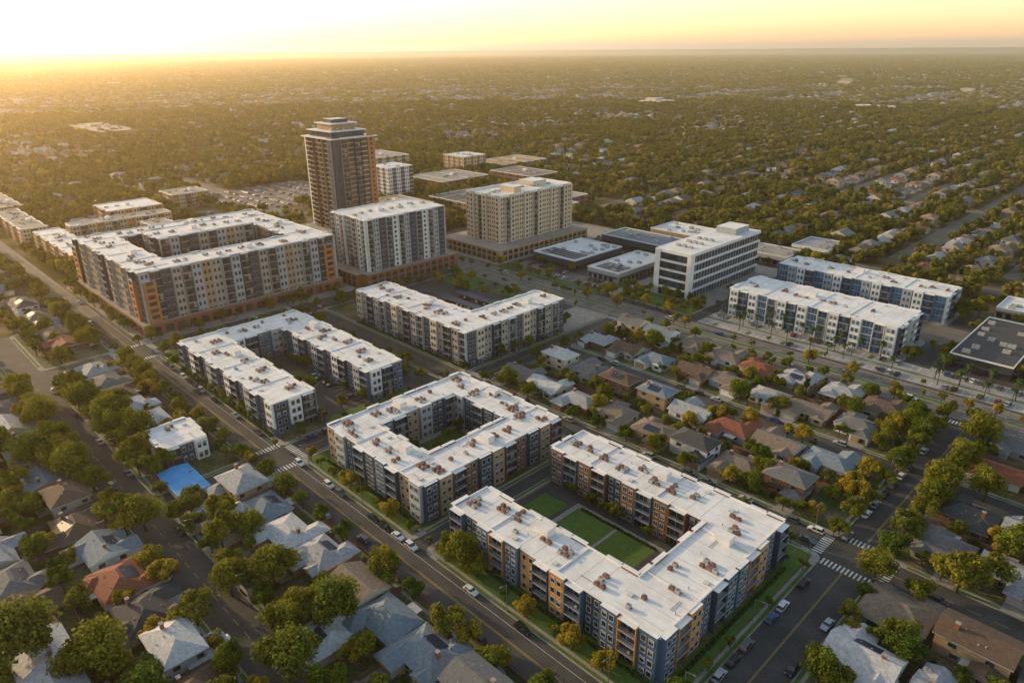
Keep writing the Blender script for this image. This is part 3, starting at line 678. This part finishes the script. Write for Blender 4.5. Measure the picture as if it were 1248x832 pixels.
# ------------------------------------------------------------------ vegetation
def tree_mesh(name,seed,Rr,Ht,nclump,nleaf,ls,leaf='leaf',trunk=True,flat=.75):
    rng=random.Random(seed); mb=MB(); tone=[]
    base=Ht*.32; cz=Ht-Rr*flat
    cl=[]
    for i in range(nclump):
        for _ in range(20):
            v=Vector((rng.gauss(0,1),rng.gauss(0,1),rng.gauss(0.15,1))); v.normalize()
            if v.z>-.55: break
        r=rng.uniform(.42,.82) if i>nclump*.25 else rng.uniform(0,.4)
        c=Vector((v.x*Rr*r,v.y*Rr*r,cz+v.z*Rr*flat*r)); cr=Rr*rng.uniform(.24,.42)
        cl.append((c,cr,rng.uniform(.55,1.35)))
    if trunk:
        p=Vector((0,0,-.3)); q=Vector((rng.uniform(-.3,.3),rng.uniform(-.3,.3),base)); mb.tube(p,q,.035*Ht,.024*Ht,7,'bark')
        for c,cr,t in cl[::2]:
            m=q.lerp(c,.5)+Vector((0,0,-.3)); mb.tube(q,m,.016*Ht,.01*Ht,5,'bark'); mb.tube(m,c,.01*Ht,.004*Ht,4,'bark')
    tone+= [1.0]*len(mb.f); k=mb.mi(leaf)
    for i in range(nleaf):
        c,cr,t=cl[rng.randrange(nclump)]
        v=Vector((rng.gauss(0,1),rng.gauss(0,1),rng.gauss(.1,1))); v.normalize()
        p=c+v*cr*(rng.random()**.33)*rng.choice([1,1,1,1.12]); 
        nrm=(v+Vector((rng.gauss(0,.6),rng.gauss(0,.6),rng.gauss(.25,.6)))).normalized()
        a=nrm.orthogonal().normalized(); a=Matrix.Rotation(rng.uniform(0,6.28),3,nrm)@a; b=nrm.cross(a)
        s=ls*rng.uniform(.6,1.25); s2=s*rng.uniform(.5,.95); bi=len(mb.v)
        mb.v.extend([tuple(p+a*s),tuple(p+b*s2),tuple(p-a*s),tuple(p-b*s2)]); mb.f.append((bi,bi+1,bi+2,bi+3)); mb.m.append(k)
        tone.append(t*rng.uniform(.8,1.2))
    mb.tone=tone
    return mb.mesh(name)
NT=[tree_mesh('tree_mesh',100+i,*a) for i,a in enumerate([(4.6,9.5,20,3600,.34),(5.4,10.5,26,4200,.37),(3.6,8,16,2600,.32),(4.2,7.5,18,3000,.33),(6.2,11.5,30,5200,.38)])]
NTY=[tree_mesh('tree_mesh_y',140+i,*a,leaf='leaf_yellow') for i,a in enumerate([(4.0,8,18,3000,.33),(3.2,7,14,2200,.3)])]
SM=[tree_mesh('small_tree_mesh',160+i,*a) for i,a in enumerate([(1.9,4.6,9,1100,.22),(2.3,5.2,10,1300,.24)])]
BU=[tree_mesh('shrub_mesh',170+i,1.2,1.5,7,500,.18,'leaf_dark',False,.6) for i in range(2)]
CY=[tree_mesh('conifer_mesh',180,1.5,10,22,1800,.3,'leaf_dark',True,3.0)]
def palm_mesh():
    rng=random.Random(5); mb=MB(); H=8.5
    mb.tube((0,0,-.3),(.15,.1,H*.5),.24,.2,7,'bark');mb.tube((.15,.1,H*.5),(.1,0,H),.2,.17,7,'bark'); tone=[1]*len(mb.f);k=mb.mi('leaf_dark')
    for i in range(26):
        a=rng.uniform(0,6.28); up=rng.uniform(-.3,1.0); L=rng.uniform(2.0,2.9); d=Vector((math.cos(a),math.sin(a),0)); sd=Vector((-d.y,d.x,0)); prev=Vector((.1,0,H)); 
        for j in range(5):
            t=(j+1)/5; nx=Vector((.1,0,H))+d*L*t+Vector((0,0,up*L*t-1.5*t*t*L*.6)); w0=.42*(1-abs((j)/5-.4));w1=.42*(1-abs(t-.4)) if j<4 else .05
            b=len(mb.v); mb.v.extend([tuple(prev-sd*w0),tuple(prev+sd*w0),tuple(nx+sd*w1),tuple(nx-sd*w1)]); mb.f.append((b,b+1,b+2,b+3)); mb.m.append(k); tone.append(rng.uniform(.8,1.5)); prev=nx
    mb.tone=tone; return mb.mesh('palm_mesh')
PALM=palm_mesh()
ntree=0
def plant(me,x,y,s=1.0,name='broadleaf_tree',z=.12):
    global ntree
    o=bpy.data.objects.new(name,me); o.location=(x,y,z); o.rotation_euler=(0,0,R.uniform(0,6.28)); s*=R.uniform(.85,1.15); o.scale=(s,s*R.uniform(.9,1.1),s*R.uniform(.88,1.12)); COL.objects.link(o); ntree+=1
    OCC.append((x-1.5*s,x+1.5*s,y-1.5*s,y+1.5*s))
HOUSEZ=[(-334,-56,-3,41),(-334,-204,53,84),(-203,-56,53,84),(-203,-56,184,229),(-203,-56,238,284),(-40,30,184,229),(-40,30,238,284),(-40,30,97,172),(-640,-350,0,41),(-640,-350,53,83)]
for (x0,x1,y0,y1) in HOUSEZ:
    n=int((x1-x0)*(y1-y0)/28)
    for i in range(n):
        x=R.uniform(x0+2,x1-2);y=R.uniform(y0+2,y1-2)
        if not vis(x,y,760,43,50) or not free(x,y,.7): continue
        q=R.random()
        mid=(y0>180)
        if q<.44: plant(R.choice(NT),x,y,(.74 if mid else .92)*R.uniform(.6,1.1))
        elif q<.56: plant(R.choice(NTY),x,y,.85)
        elif q<.62: plant(CY[0],x,y,.8,'cypress_tree')
        elif q<.86: plant(R.choice(SM),x,y,1.0,'small_tree')
        else: plant(R.choice(BU),x,y,1.5,'shrub')
def street_row(x0,x1,y,step,meshes,sc=.8,vert=False,name='broadleaf_tree',prob=.8):
    q=x0
    while q<x1:
        a=q+R.uniform(-1.5,1.5); X,Y=(y,a) if vert else (a,y)
        if R.random()<prob and vis(X,Y,800,43,50): plant(R.choice(meshes),X,Y,sc,name)
        q+=step
street_row(-330,-220,98,8,SM+NT[2:4],.75);street_row(-200,-60,98.6,8,SM+SM+NTY,.8,prob=.75);street_row(-330,-60,82.5,11,NT+NTY,.8)
street_row(-330,-60,54,11,NT,.95);street_row(-330,-60,40,10,NT+NTY,1.05)
street_row(-202,-56,184.5,12,NT,.7);street_row(-200,-56,171.5,8,NT[2:4]+SM,.8);street_row(-40,30,184.5,11,NT,.9);street_row(-40,30,171.5,11,NT,.9)
street_row(-590,60,295.5,9,SM+NTY,.85,prob=.7);street_row(-200,40,284.5,9,NT[2:4]+SM,.75);street_row(-330,-180,307.5,8,SM+NTY,.9,prob=.75);street_row(-180,60,307.2,10,SM,.7,prob=.6)
for y in (312,318,326): street_row(-176,10,y,9,[PALM],.8,name='palm_tree',prob=.8)
street_row(-175,-88,387,8,SM+NT[2:3],.8);street_row(-172,-90,361,8,SM,.8)
for xx in (-350.5,-333,-216,-202.5,-55.5,-39.5): street_row(54,282,xx,10,SM+NT[2:4],.75,True,prob=.6)
street_row(186,282,-55,9,NT[:4],.85,True);street_row(186,282,-40.5,8,NT,.95,True)
street_row(98,280,-333,9,NT[2:4],.8,True);street_row(100,212,-353,9,NT[2:4]+SM,.85,True)
street_row(-480,-360,97,9,NT[2:4],.9);street_row(-640,-350,81,10,NT+NTY,.9)
for x,y,s in ((-251,36,1.5),(-258,30,1.3),(-240,37,1.2),(-205,40,1.35),(-199,44.5,1.0),(-132,60,1.3),(-126,64,1.1),(-126,100,.85),(-121,99.5,.9),(-116,99.8,.7),(-150,60,1.1),(-185,62,1.1),(-175,57,1.0),(-155,50.5,1.0),(-120,48,1.2),(-108,50,1.2),(-165,8,1.3),(-150,18,1.2),(-70,68,1.0),(-24,183,1.4),(-20,188,1.3),(-270,60,1.3),(-262,57,1.2),(-254,62,1.1),(-282,62,1.2),(-300,58,1.2),(-226,58,1.1),(-15,205,1.3),(-12,225,1.3),(-30,233,1.1)):
    plant(R.choice(NT[:2]+[NT[4]]),x,y,s)
for i in range(11): plant(R.choice(NTY+SM),-114+i*2.6,R.uniform(120,122.5),.7,'small_tree')
for i in range(12): plant(R.choice(SM),R.uniform(-128,-80),R.choice([145.5,119.5,146]),.9,'small_tree')
for i in range(14): plant(R.choice(SM+NT[2:3]),R.uniform(-182,-159),R.uniform(119,149),.7,'small_tree')
for i in range(16): plant(R.choice(SM+NT[2:3]),R.uniform(-290,-220),R.choice([117.5,136.5,127]),.8,'small_tree')
for i in range(30): plant(R.choice(SM+NT[2:4]),R.uniform(-330,-218),R.choice([157,170,164,171]),.75)
for i in range(46): 
    x,y=R.uniform(-330,-220),R.uniform(252,283); plant(R.choice(SM+NT[2:4]+NTY),x,y,.75)
for i in range(16): plant(R.choice(NT[2:4]),R.uniform(-330,-306),R.uniform(100,170),.9)
for i in range(26): plant(R.choice(NT[2:4]+SM+NTY),R.uniform(-240,-186),R.choice([314,318,325,329]),.8)
for i in range(60):
    x,y=R.uniform(-335,-180),R.uniform(310,440)
    if free(x,y,1): plant(R.choice(NT[2:4]+SM),x,y,.8)
for i in range(130):
    x,y=R.uniform(-90,20),R.uniform(328,440)
    if free(x,y,1): plant(R.choice(NT+NTY),x,y,.8)
for i in range(90):
    x,y=R.uniform(-500,-346),R.uniform(96,310)
    if free(x,y,1.5): plant(R.choice(NT[2:4]+SM),x,y,.85)
mb=MB();tone=[]
def hedge(x0,x1,y0,y1):
    k=mb.mi('leaf_dark'); L=max(x1-x0,y1-y0)
    for i in range(int(L*22)):
        p=Vector((R.uniform(x0,x1),R.uniform(y0,y1),R.uniform(.2,1.0))); nrm=Vector((R.gauss(0,1),R.gauss(0,1),R.gauss(.6,1))).normalized(); a=nrm.orthogonal()*.24;b=nrm.cross(a); q=len(mb.v)
        mb.v.extend([tuple(p+a),tuple(p+b),tuple(p-a),tuple(p-b)]);mb.f.append((q,q+1,q+2,q+3));mb.m.append(k);tone.append(R.uniform(.8,1.7))
hedge(-131,-63,102.4,103.3);hedge(-195,-145,102,103);hedge(-59.4,-58.6,106,160);hedge(-307,-224,96.8,97.6);hedge(-115,-88,141.9,142.3);hedge(-129,-60,164.5,165.3);hedge(-302,-220,184.9,185.6)
mb.tone=tone; mb.obj('hedge')

# ------------------------------------------------------------------ instanced distance
def instancer(name,pts,meshes,mnames):
    coll=bpy.data.collections.new(name+'_source')
    for i,(me,nm) in enumerate(zip(meshes,mnames)):
        o=bpy.data.objects.new(nm,me); coll.objects.link(o)
    me=bpy.data.meshes.new(name); me.from_pydata([(p[0],p[1],p[2]) for p in pts],[],[])
    at=me.attributes.new('rotz','FLOAT','POINT'); at.data.foreach_set('value',[p[3] for p in pts])
    at=me.attributes.new('scl','FLOAT','POINT'); at.data.foreach_set('value',[p[4] for p in pts])
    at=me.attributes.new('pick','INT','POINT'); at.data.foreach_set('value',[p[5] for p in pts])
    ob=bpy.data.objects.new(name,me); COL.objects.link(ob)
    ng=bpy.data.node_groups.new(name,'GeometryNodeTree'); ng.interface.new_socket('Geometry',in_out='INPUT',socket_type='NodeSocketGeometry'); ng.interface.new_socket('Geometry',in_out='OUTPUT',socket_type='NodeSocketGeometry')
    n=ng.nodes;l=ng.links; gi=n.new('NodeGroupInput');go=n.new('NodeGroupOutput'); ip=n.new('GeometryNodeInstanceOnPoints'); ci=n.new('GeometryNodeCollectionInfo')
    ci.inputs['Collection'].default_value=coll; ci.inputs['Separate Children'].default_value=True; ci.inputs['Reset Children'].default_value=True
    def attr(nm,tp):
        a=n.new('GeometryNodeInputNamedAttribute'); a.data_type=tp; a.inputs['Name'].default_value=nm; return a.outputs['Attribute']
    cx=n.new('ShaderNodeCombineXYZ'); l.new(attr('rotz','FLOAT'),cx.inputs['Z'])
    l.new(gi.outputs[0],ip.inputs['Points']); l.new(ci.outputs[0],ip.inputs['Instance']); ip.inputs['Pick Instance'].default_value=True
    l.new(attr('pick','INT'),ip.inputs['Instance Index']); l.new(cx.outputs[0],ip.inputs['Rotation']); 
    c3=n.new('ShaderNodeCombineXYZ'); s=attr('scl','FLOAT')
    for i in range(3): l.new(s,c3.inputs[i])
    l.new(c3.outputs[0],ip.inputs['Scale']); l.new(ip.outputs[0],go.inputs[0])
    md=ob.modifiers.new('inst','NODES'); md.node_group=ng
    return ob
hm=[]
for i in range(8):
    rng=random.Random(300+i); b,_=house_mesh(rng,rng.uniform(12,16),rng.uniform(11,14),'far_roof','far_wall',rng.random()<.2); hm.append(b.mesh('far_house_mesh'))
rng=random.Random(77); hp=[]; sh=MB()
def innear(x,y,m=0):
    return (-645<x<40 and -40<y<286) or (-420<x<40 and y<=455 and y>280) or (-760<x<-410 and 200<y<580)
BIG=[(-656,-546,1724,1756),(-1112,-1035,1515,1615),(-1520,-1330,370,429)]
def arterial(x): return round((x+145)/62)%4==0
def onstreet(x,y,extra=0):
    r=(x+145)%62; r=min(r,62-r)
    if r<((10 if arterial(x) else 3.5)+extra): return True
    if (y%230)<15: return True
    return False
X=-145+62*6
while X>-5200:
    for sgn in (-1,1):
        y=-100.0
        while y<3600 and X>-4200:
            x=X+sgn*(17 if not arterial(X) else 21)+rng.uniform(-1.5,1.5)
            if vis(x,y,2900,40,90) and not innear(x,y) and not any(a-15<x<b+15 and c-15<y<e+15 for a,b,c,e in BIG) and (int(y)%230)>16:
                nv=noise.noise(Vector((x*.0035,y*.0035,3.1)))
                if nv<.30 and rng.random()<.92 and free(x,y,6): hp.append((x,y,.05,(math.pi/2 if sgn>0 else -math.pi/2)+rng.uniform(-.06,.06),rng.uniform(.9,1.1),rng.randrange(8)))
            y+=16.5+rng.uniform(-.5,1)
    y=-100; hw=7.5 if arterial(X) else 4
    while y<5200:
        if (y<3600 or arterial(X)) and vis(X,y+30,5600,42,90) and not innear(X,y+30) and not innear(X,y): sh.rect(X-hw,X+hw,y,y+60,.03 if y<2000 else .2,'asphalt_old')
        y+=60
    X-=62
y=0
while y<3600:
    X=-4000
    while X<300:
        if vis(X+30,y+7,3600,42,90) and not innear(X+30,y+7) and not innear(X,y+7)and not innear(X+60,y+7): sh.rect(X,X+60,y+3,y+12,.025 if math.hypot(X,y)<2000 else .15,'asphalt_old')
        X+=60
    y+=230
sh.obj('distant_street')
instancer('distant_houses',hp,hm,['suburban_house_far']*8)
mb=MB()
def bigbox(a,b,c,d,h,w,rm='roof_white'): 
    mb.box(a,b,c,d,0,h,w,rm)
    for k in range(6): hvac(mb,rng.uniform(a+5,b-5),rng.uniform(c+5,d-5),h,rng,True,False)
bigbox(*BIG[0],9,'w_white'); bigbox(-1105,-1045,1530,1600,10,'w_white'); bigbox(*BIG[2],10,'w_tan','w_greige'); bigbox(-1090,-1060,1540,1570,16,'w_cream')
FB=[]
for i in range(60):
    x,y=rng.uniform(-6500,0),rng.uniform(300,6500)
    if vis(x,y,7500,38,1500):
        s=rng.uniform(15,50);t=rng.uniform(15,45); bigbox(x,x+s,y,y+t,rng.uniform(7,15),rng.choice(['w_cream','w_greige','w_tan']),rng.choice(['concrete','w_greige','w_palegrey','roof_white'])); FB.append((x,x+s,y,y+t))
mb.obj('distant_commercial_buildings')
MT=[tree_mesh('mid_tree_mesh',200+i,*a,leaf='leaf_far') for i,a in enumerate([(4.6,8.5,12,420,.85),(5.4,9.5,14,480,.95),(3.8,7.5,10,340,.8),(4.8,7.5,12,400,.85)])]+[tree_mesh('mid_tree_mesh_y',210,4,8,10,360,.8,'leaf_yellow'),tree_mesh('mid_conifer',211,1.6,10,12,260,.7,'leaf_dark',True,2.6)]
tp=[]; rng=random.Random(5)
def tadd(x,y,s=1):
    q=rng.random(); k=rng.randrange(4) if q<.90 else (4 if q<.95 else 5)
    tp.append((x,y,0,rng.uniform(0,6.28),rng.uniform(.55,1.25)*s,k))
import collections
cell=collections.defaultdict(list)
for h in hp: cell[(int(h[0]//20),int(h[1]//20))].append(h)
def nearhouse(x,y,r=7.2):
    cx,cy=int(x//20),int(y//20)
    for i in (-1,0,1):
        for j in (-1,0,1):
            for h in cell.get((cx+i,cy+j),()):
                if abs(h[0]-x)<r and abs(h[1]-y)<r: return True
    return False
tries=0
while tries<140000:
    tries+=1
    d=math.sqrt(rng.uniform(150**2,1950**2)); a=YAW+rad(rng.uniform(-41,41)); x,y=d*math.cos(a),d*math.sin(a)
    if (-420<x<60 and -40<y<440) : continue
    if onstreet(x,y): continue
    if nearhouse(x,y): continue
    if d<900 and not free(x,y,2): continue
    nv=noise.noise(Vector((x*.006,y*.006,9.0)))
    if rng.random()>.62+nv*.9: continue
    tadd(x,y,1.08)
instancer('distant_trees',tp,MT,['broadleaf_tree_far']*4+['yellow_tree_far','cypress_far'])
def cluster(seed,leaf):
    rng=random.Random(seed); mb=MB();tone=[];k=mb.mi(leaf)
    for t in range(8):
        c=Vector((rng.uniform(-19,19),rng.uniform(-19,19),0)); Rr=rng.uniform(4,7); tn=rng.uniform(.6,1.4)
        for i in range(46):
            v=Vector((rng.gauss(0,1),rng.gauss(0,1),abs(rng.gauss(0,1)))).normalized(); p=c+Vector((v.x*Rr*rng.uniform(.8,1.05),v.y*Rr*rng.uniform(.8,1.05),2.5+v.z*Rr*.85))
            nrm=(v+Vector((rng.gauss(0,.5),rng.gauss(0,.5),rng.gauss(0,.5)))).normalized(); a=nrm.orthogonal().normalized()*rng.uniform(1.2,2.2); b=nrm.cross(a)*.8; q=len(mb.v)
            mb.v.extend([tuple(p+a),tuple(p+b),tuple(p-a),tuple(p-b)]);mb.f.append((q,q+1,q+2,q+3));mb.m.append(k);tone.append(tn*rng.uniform(.8,1.2))
    for t in range(3):
        x,y=rng.uniform(-16,16),rng.uniform(-16,16); n0=len(mb.f); mb.box(x-7,x+7,y-5.5,y+5.5,0,3.6,'far_wall'); roofpiece(mb,x-7,x+7,y-5.5,y+5.5,3.7+t*.1,.45,.6,'hip','far_roof','far_wall','far_wall'); tone+= [1.0]*(len(mb.f)-n0)
    mb.tone=tone; return mb.mesh('cluster_mesh')
CM=[cluster(400+i,'leaf_far') for i in range(6)]
cp=[]; tries=0
while tries<46000:
    tries+=1
    d=math.sqrt(rng.uniform(1800**2,12500**2)); 
    if d>4500 and rng.random()<.25: continue
    a=YAW+rad(rng.uniform(-40,40)); x,y=d*math.cos(a),d*math.sin(a)
    r=(x+145)%248; r=min(r,248-r)
    if d<5200 and r<26: continue
    if any(p-8<x<q+8 and r-8<y<s+8 for p,q,r,s in FB) : continue
    if any(p-15<x<q+15 and r-15<y<s+15 for p,q,r,s in BIG) : continue
    cp.append((x,y,0,rng.uniform(0,6.28),rng.uniform(.8,1.3)*(1 if d<4000 else (1.4 if d<8000 else 1.9)),rng.randrange(6)))
    if d<4200 and rng.random()<.9:
        x+=rng.uniform(-60,60); y+=rng.uniform(-60,60); r=(x+145)%248; r=min(r,248-r)
        if r>26 and math.hypot(x,y)>1800 and not any(p-15<x<q+15 and s0-15<y<s+15 for p,q,s0,s in BIG+FB): cp.append((x,y,0,rng.uniform(0,6.28),rng.uniform(.8,1.2),rng.randrange(6)))
instancer('distant_woodland',cp,CM,['tree_cluster']*6)

# ------------------------------------------------------------------ vehicles & lamps
def car_mesh(col,suv=False):
    mb=MB(); W=.9; zr=1.72 if suv else 1.44; L=2.3
    prof=[(-L,.35),(-L,.82),(-L+.1,.95),(-1.45,1.0 if suv else .98),(1.05,.98),(L-.15,.8),(L,.62),(L,.35)]
    n=len(prof)
    for i in range(n):
        a,b=prof[i],prof[(i+1)%n]
        wa=W-(.08 if abs(a[0])>2.1 else 0);wb=W-(.08 if abs(b[0])>2.1 else 0)
        mb.face([(a[0],-wa,a[1]),(a[0],wa,a[1]),(b[0],wb,b[1]),(b[0],-wb,b[1])],col)
    for s in (-1,1):
        pts=[(x,s*(W-(.08 if abs(x)>2.1 else 0)),z) for x,z in prof]; mb.face(pts if s<0 else pts[::-1],col)
    g0,g1=(-2.15,-1.75) if suv else (-1.7,-1.15); f0,f1=1.0,.35
    zb=.97
    lo=[(g0,-.84),(f0,-.84),(f0,.84),(g0,.84)];hi=[(g1,-.68),(f1,-.68),(f1,.68),(g1,.68)]
    for i in range(4):
        j=(i+1)%4; mb.face([(*lo[i],zb),(*lo[j],zb),(*hi[j],zr-.05),(*hi[i],zr-.05)],'glass')
    mb.box(g1-.03,f1+.03,-.7,.7,zr-.05,zr,col)
    for s in (-1,1): 
        x=-.35; mb.hexa([(x-.05,s*.86-.02,zb),(x+.05,s*.86-.02,zb),(x+.05,s*.86+.02,zb),(x-.05,s*.86+.02,zb),(x-.05,s*.7-.02,zr-.04),(x+.05,s*.7-.02,zr-.04),(x+.05,s*.7+.02,zr-.04),(x-.05,s*.7+.02,zr-.04)],col)
        for wx in (-1.4,1.4):
            mb.tube((wx,s*.72,.34),(wx,s*.93,.34),.34,.34,12,'tire'); mb.tube((wx,s*.93,.34),(wx,s*.95,.34),.2,.2,8,'metal_grey')
        mb.box(L-.06,L+.02,s*.62-.18,s*.62+.18,.6,.74,'lamp_glass'); mb.box(-L-.02,-L+.05,s*.62-.18,s*.62+.18,.68,.84,'tail'); mb.box(.75,.95,s*.9-.08,s*.9+.1,.98,1.1,col)
    return mb.mesh('car_mesh')
CARS=[car_mesh(c,s) for c,s in (('car_white',0),('car_white',1),('car_silver',0),('car_silver',1),('car_black',0),('car_black',1),('car_grey',1),('car_grey',0),('car_red',0),('car_blue',0),('car_black',0),('car_grey',1))]
def car(x,y,rot,z=.03,name='parked_car'):
    o=bpy.data.objects.new(name,R.choice(CARS)); o.location=(x,y,z); o.rotation_euler=(0,0,rot+R.uniform(-.03,.03)); COL.objects.link(o)
def parkrow(x0,x1,y,rot,step,prob,vert=False,z=.03):
    q=x0
    while q<x1:
        if R.random()<prob: car(*((y,q) if vert else (q,y)),rot,z)
        q+=step*R.uniform(1,1.08)
H2=math.pi/2
parkrow(-200,-60,94.8,0,6,.4);parkrow(-330,-218,94.8,0,6,.4);parkrow(-330,-58,85.2,math.pi,6.5,.2);parkrow(-330,-60,51.3,0,7,.2);parkrow(-330,-60,42.7,math.pi,7,.2)
parkrow(98,170,-52.8,H2,5.8,.7,True);parkrow(98,170,-42.3,-H2,6,.3,True);parkrow(186,226,-43.4,-H2,6.5,.4,True);parkrow(186,280,-52.7,H2,7,.3,True)
parkrow(-200,-60,182,math.pi,7,.4);parkrow(-36,20,174.2,0,8,.4);parkrow(-200,-58,235.8,math.pi,8,.4)
parkrow(100,168,-212.8,H2,6.5,.5,True);parkrow(100,280,-336,H2,7,.45,True)
for y,pz in ((310.9,.045),(323.3,.045)): parkrow(-174.5,-78,y,H2,3.06,.2,z=.045);
parkrow(-70,15,311.5,H2,3.06,.35,z=.045);parkrow(-70,15,325.5,H2,3.06,.4,z=.045)
parkrow(-288,-225,118.8,H2,3,.6,z=.22);parkrow(-258,-228,135,H2,3,.7,z=.22)
parkrow(-300,-225,159,H2,3.2,.5,z=.22)
parkrow(120,146,-80,0,3,.5,True,z=.22);parkrow(118,146,-160.5,0,3,.5,True,z=.22)
for k in range(4): parkrow(-296,-249,216.5+k*11,H2,3.1,.75,z=.22);parkrow(-268,-240,211+k*11,H2,3.1,.6,z=.25)
parkrow(-322,-244,316,H2,3.2,.5,z=.06);parkrow(-322,-244,325,H2,3.2,.5,z=.06)
for k in range(9): parkrow(-715,-604,276+k*12,H2,3.2,.6,z=.05)
for k in range(4): parkrow(-625,-560,220+k*9,H2,3.2,.55,z=.05)
for k in range(3): parkrow(-176,-95,364+k*8,H2,3.2,.5,z=.05)
for x,y,r in ((-26,175.8,0),(-150,87,math.pi),(-280,93,0),(-190,301,math.pi),(-120,289,0),(-260,302,math.pi),(-98,299,math.pi),(-60,176,0),(-210,130,H2),(-345,150,H2),(-300,289,0),(-160,299.5,math.pi),(-230,45,0),(-45.5,205,H2),(-400,87,math.pi),(-440,93,0),(-344,240,H2),(-70,291,0),(-310,299,math.pi)): car(x,y,r,.05,'car')
mb=MB(); mb.tube((0,0,0),(0,0,8.2),.11,.07,7,'metal_grey'); mb.tube((0,0,8.1),(0,1.9,8.5),.05,.04,5,'metal_grey'); mb.box(-.14,.14,1.7,2.4,8.42,8.55,'metal_grey'); mb.box(-.1,.1,1.8,2.3,8.39,8.42,'lamp_glass'); mb.cyl(0,0,0,.3,.2,.2,8,'concrete')
LM=mb.mesh('street_lamp')
def lamp(x,y,rot):
    if not vis(x,y,650,42,60): return
    o=bpy.data.objects.new('street_lamp',LM); o.location=(x,y,.16); o.rotation_euler=(0,0,rot); COL.objects.link(o)
for x in range(-325,50,32): lamp(x,96.7,math.pi);lamp(x+14,53,math.pi);lamp(x+8,183.6,math.pi);lamp(x,284.6-.2,0);lamp(x+16,306.6,math.pi)
for y in range(105,280,30): lamp(-55.2,y,-H2);lamp(-215,y+8,-H2);lamp(-334,y,H2)
for x in range(-170,15,20): lamp(x,317.7,0)

# ------------------------------------------------------------------ camera, light, sky
cam=bpy.data.cameras.new('camera'); co=bpy.data.objects.new('camera',cam); COL.objects.link(co)
cam.sensor_width=36; cam.lens=870/1248*36; cam.clip_start=1; cam.clip_end=200000
pitch=math.atan(356/870)
mtx=Matrix.Rotation(rad(45.5),4,'Z')@Matrix.Rotation(math.pi/2-pitch,4,'X')@Matrix.Rotation(rad(-.459),4,'Z')
co.matrix_world=Matrix.Translation((0,0,130))@mtx
scene.camera=co
SA,SE=rad(192),rad(13.5)
S=Vector((math.cos(SA)*math.cos(SE),math.sin(SA)*math.cos(SE),math.sin(SE)))
sl=bpy.data.lights.new('sun','SUN'); sl.energy=5.0; sl.angle=rad(.5); sl.color=(1.0,.71,.36)
so=bpy.data.objects.new('sun',sl); so.rotation_euler=(-S).to_track_quat('-Z','Y').to_euler(); COL.objects.link(so)
w=bpy.data.worlds.new('World'); scene.world=w; w.use_nodes=True; n=w.node_tree.nodes; l=w.node_tree.links
bg=n['Background']; sk=n.new('ShaderNodeTexSky'); sk.sky_type='NISHITA'; sk.sun_disc=False; sk.sun_elevation=SE; sk.sun_rotation=(math.pi/2-SA)%(2*math.pi); sk.air_density=1.0; sk.dust_density=1.0; sk.ozone_density=1.0; sk.altitude=100
tc=n.new('ShaderNodeTexCoord'); sx=n.new('ShaderNodeSeparateXYZ'); l.new(tc.outputs['Generated'],sx.inputs[0])
cr=n.new('ShaderNodeValToRGB'); e=cr.color_ramp.elements; e[0].position=0; e[0].color=(.60,.39,.34,1); e[1].position=.4; e[1].color=(.47,.41,.34,1); x=e.new(.12); x.color=(.53,.39,.31,1)
l.new(sx.outputs['Z'],cr.inputs[0])
vm=n.new('ShaderNodeVectorMath'); vm.operation='MULTIPLY'; l.new(sk.outputs[0],vm.inputs[0]); l.new(cr.outputs[0],vm.inputs[1])
l.new(vm.outputs[0],bg.inputs[0]); bg.inputs[1].default_value=.75
mh=bpy.data.materials.new('haze'); mh.use_nodes=True; n=mh.node_tree.nodes; l=mh.node_tree.links; n.clear(); o=n.new('ShaderNodeOutputMaterial'); vs=n.new('ShaderNodeVolumeScatter'); vs.inputs['Color'].default_value=(1,.80,.50,1); vs.inputs['Density'].default_value=.00011; vs.inputs['Anisotropy'].default_value=.68; l.new(vs.outputs[0],o.inputs['Volume']); M['haze']=mh
mb=MB(); mb.box(-16000,16000,-16000,16000,-20,200,'haze'); mb.obj('atmosphere_haze')
scene.view_settings.view_transform='Standard'; scene.view_settings.look='None'; scene.view_settings.exposure=0
print('houses',nh,'trees',ntree,'far houses',len(hp),'mid',len(tp),'clusters',len(cp))
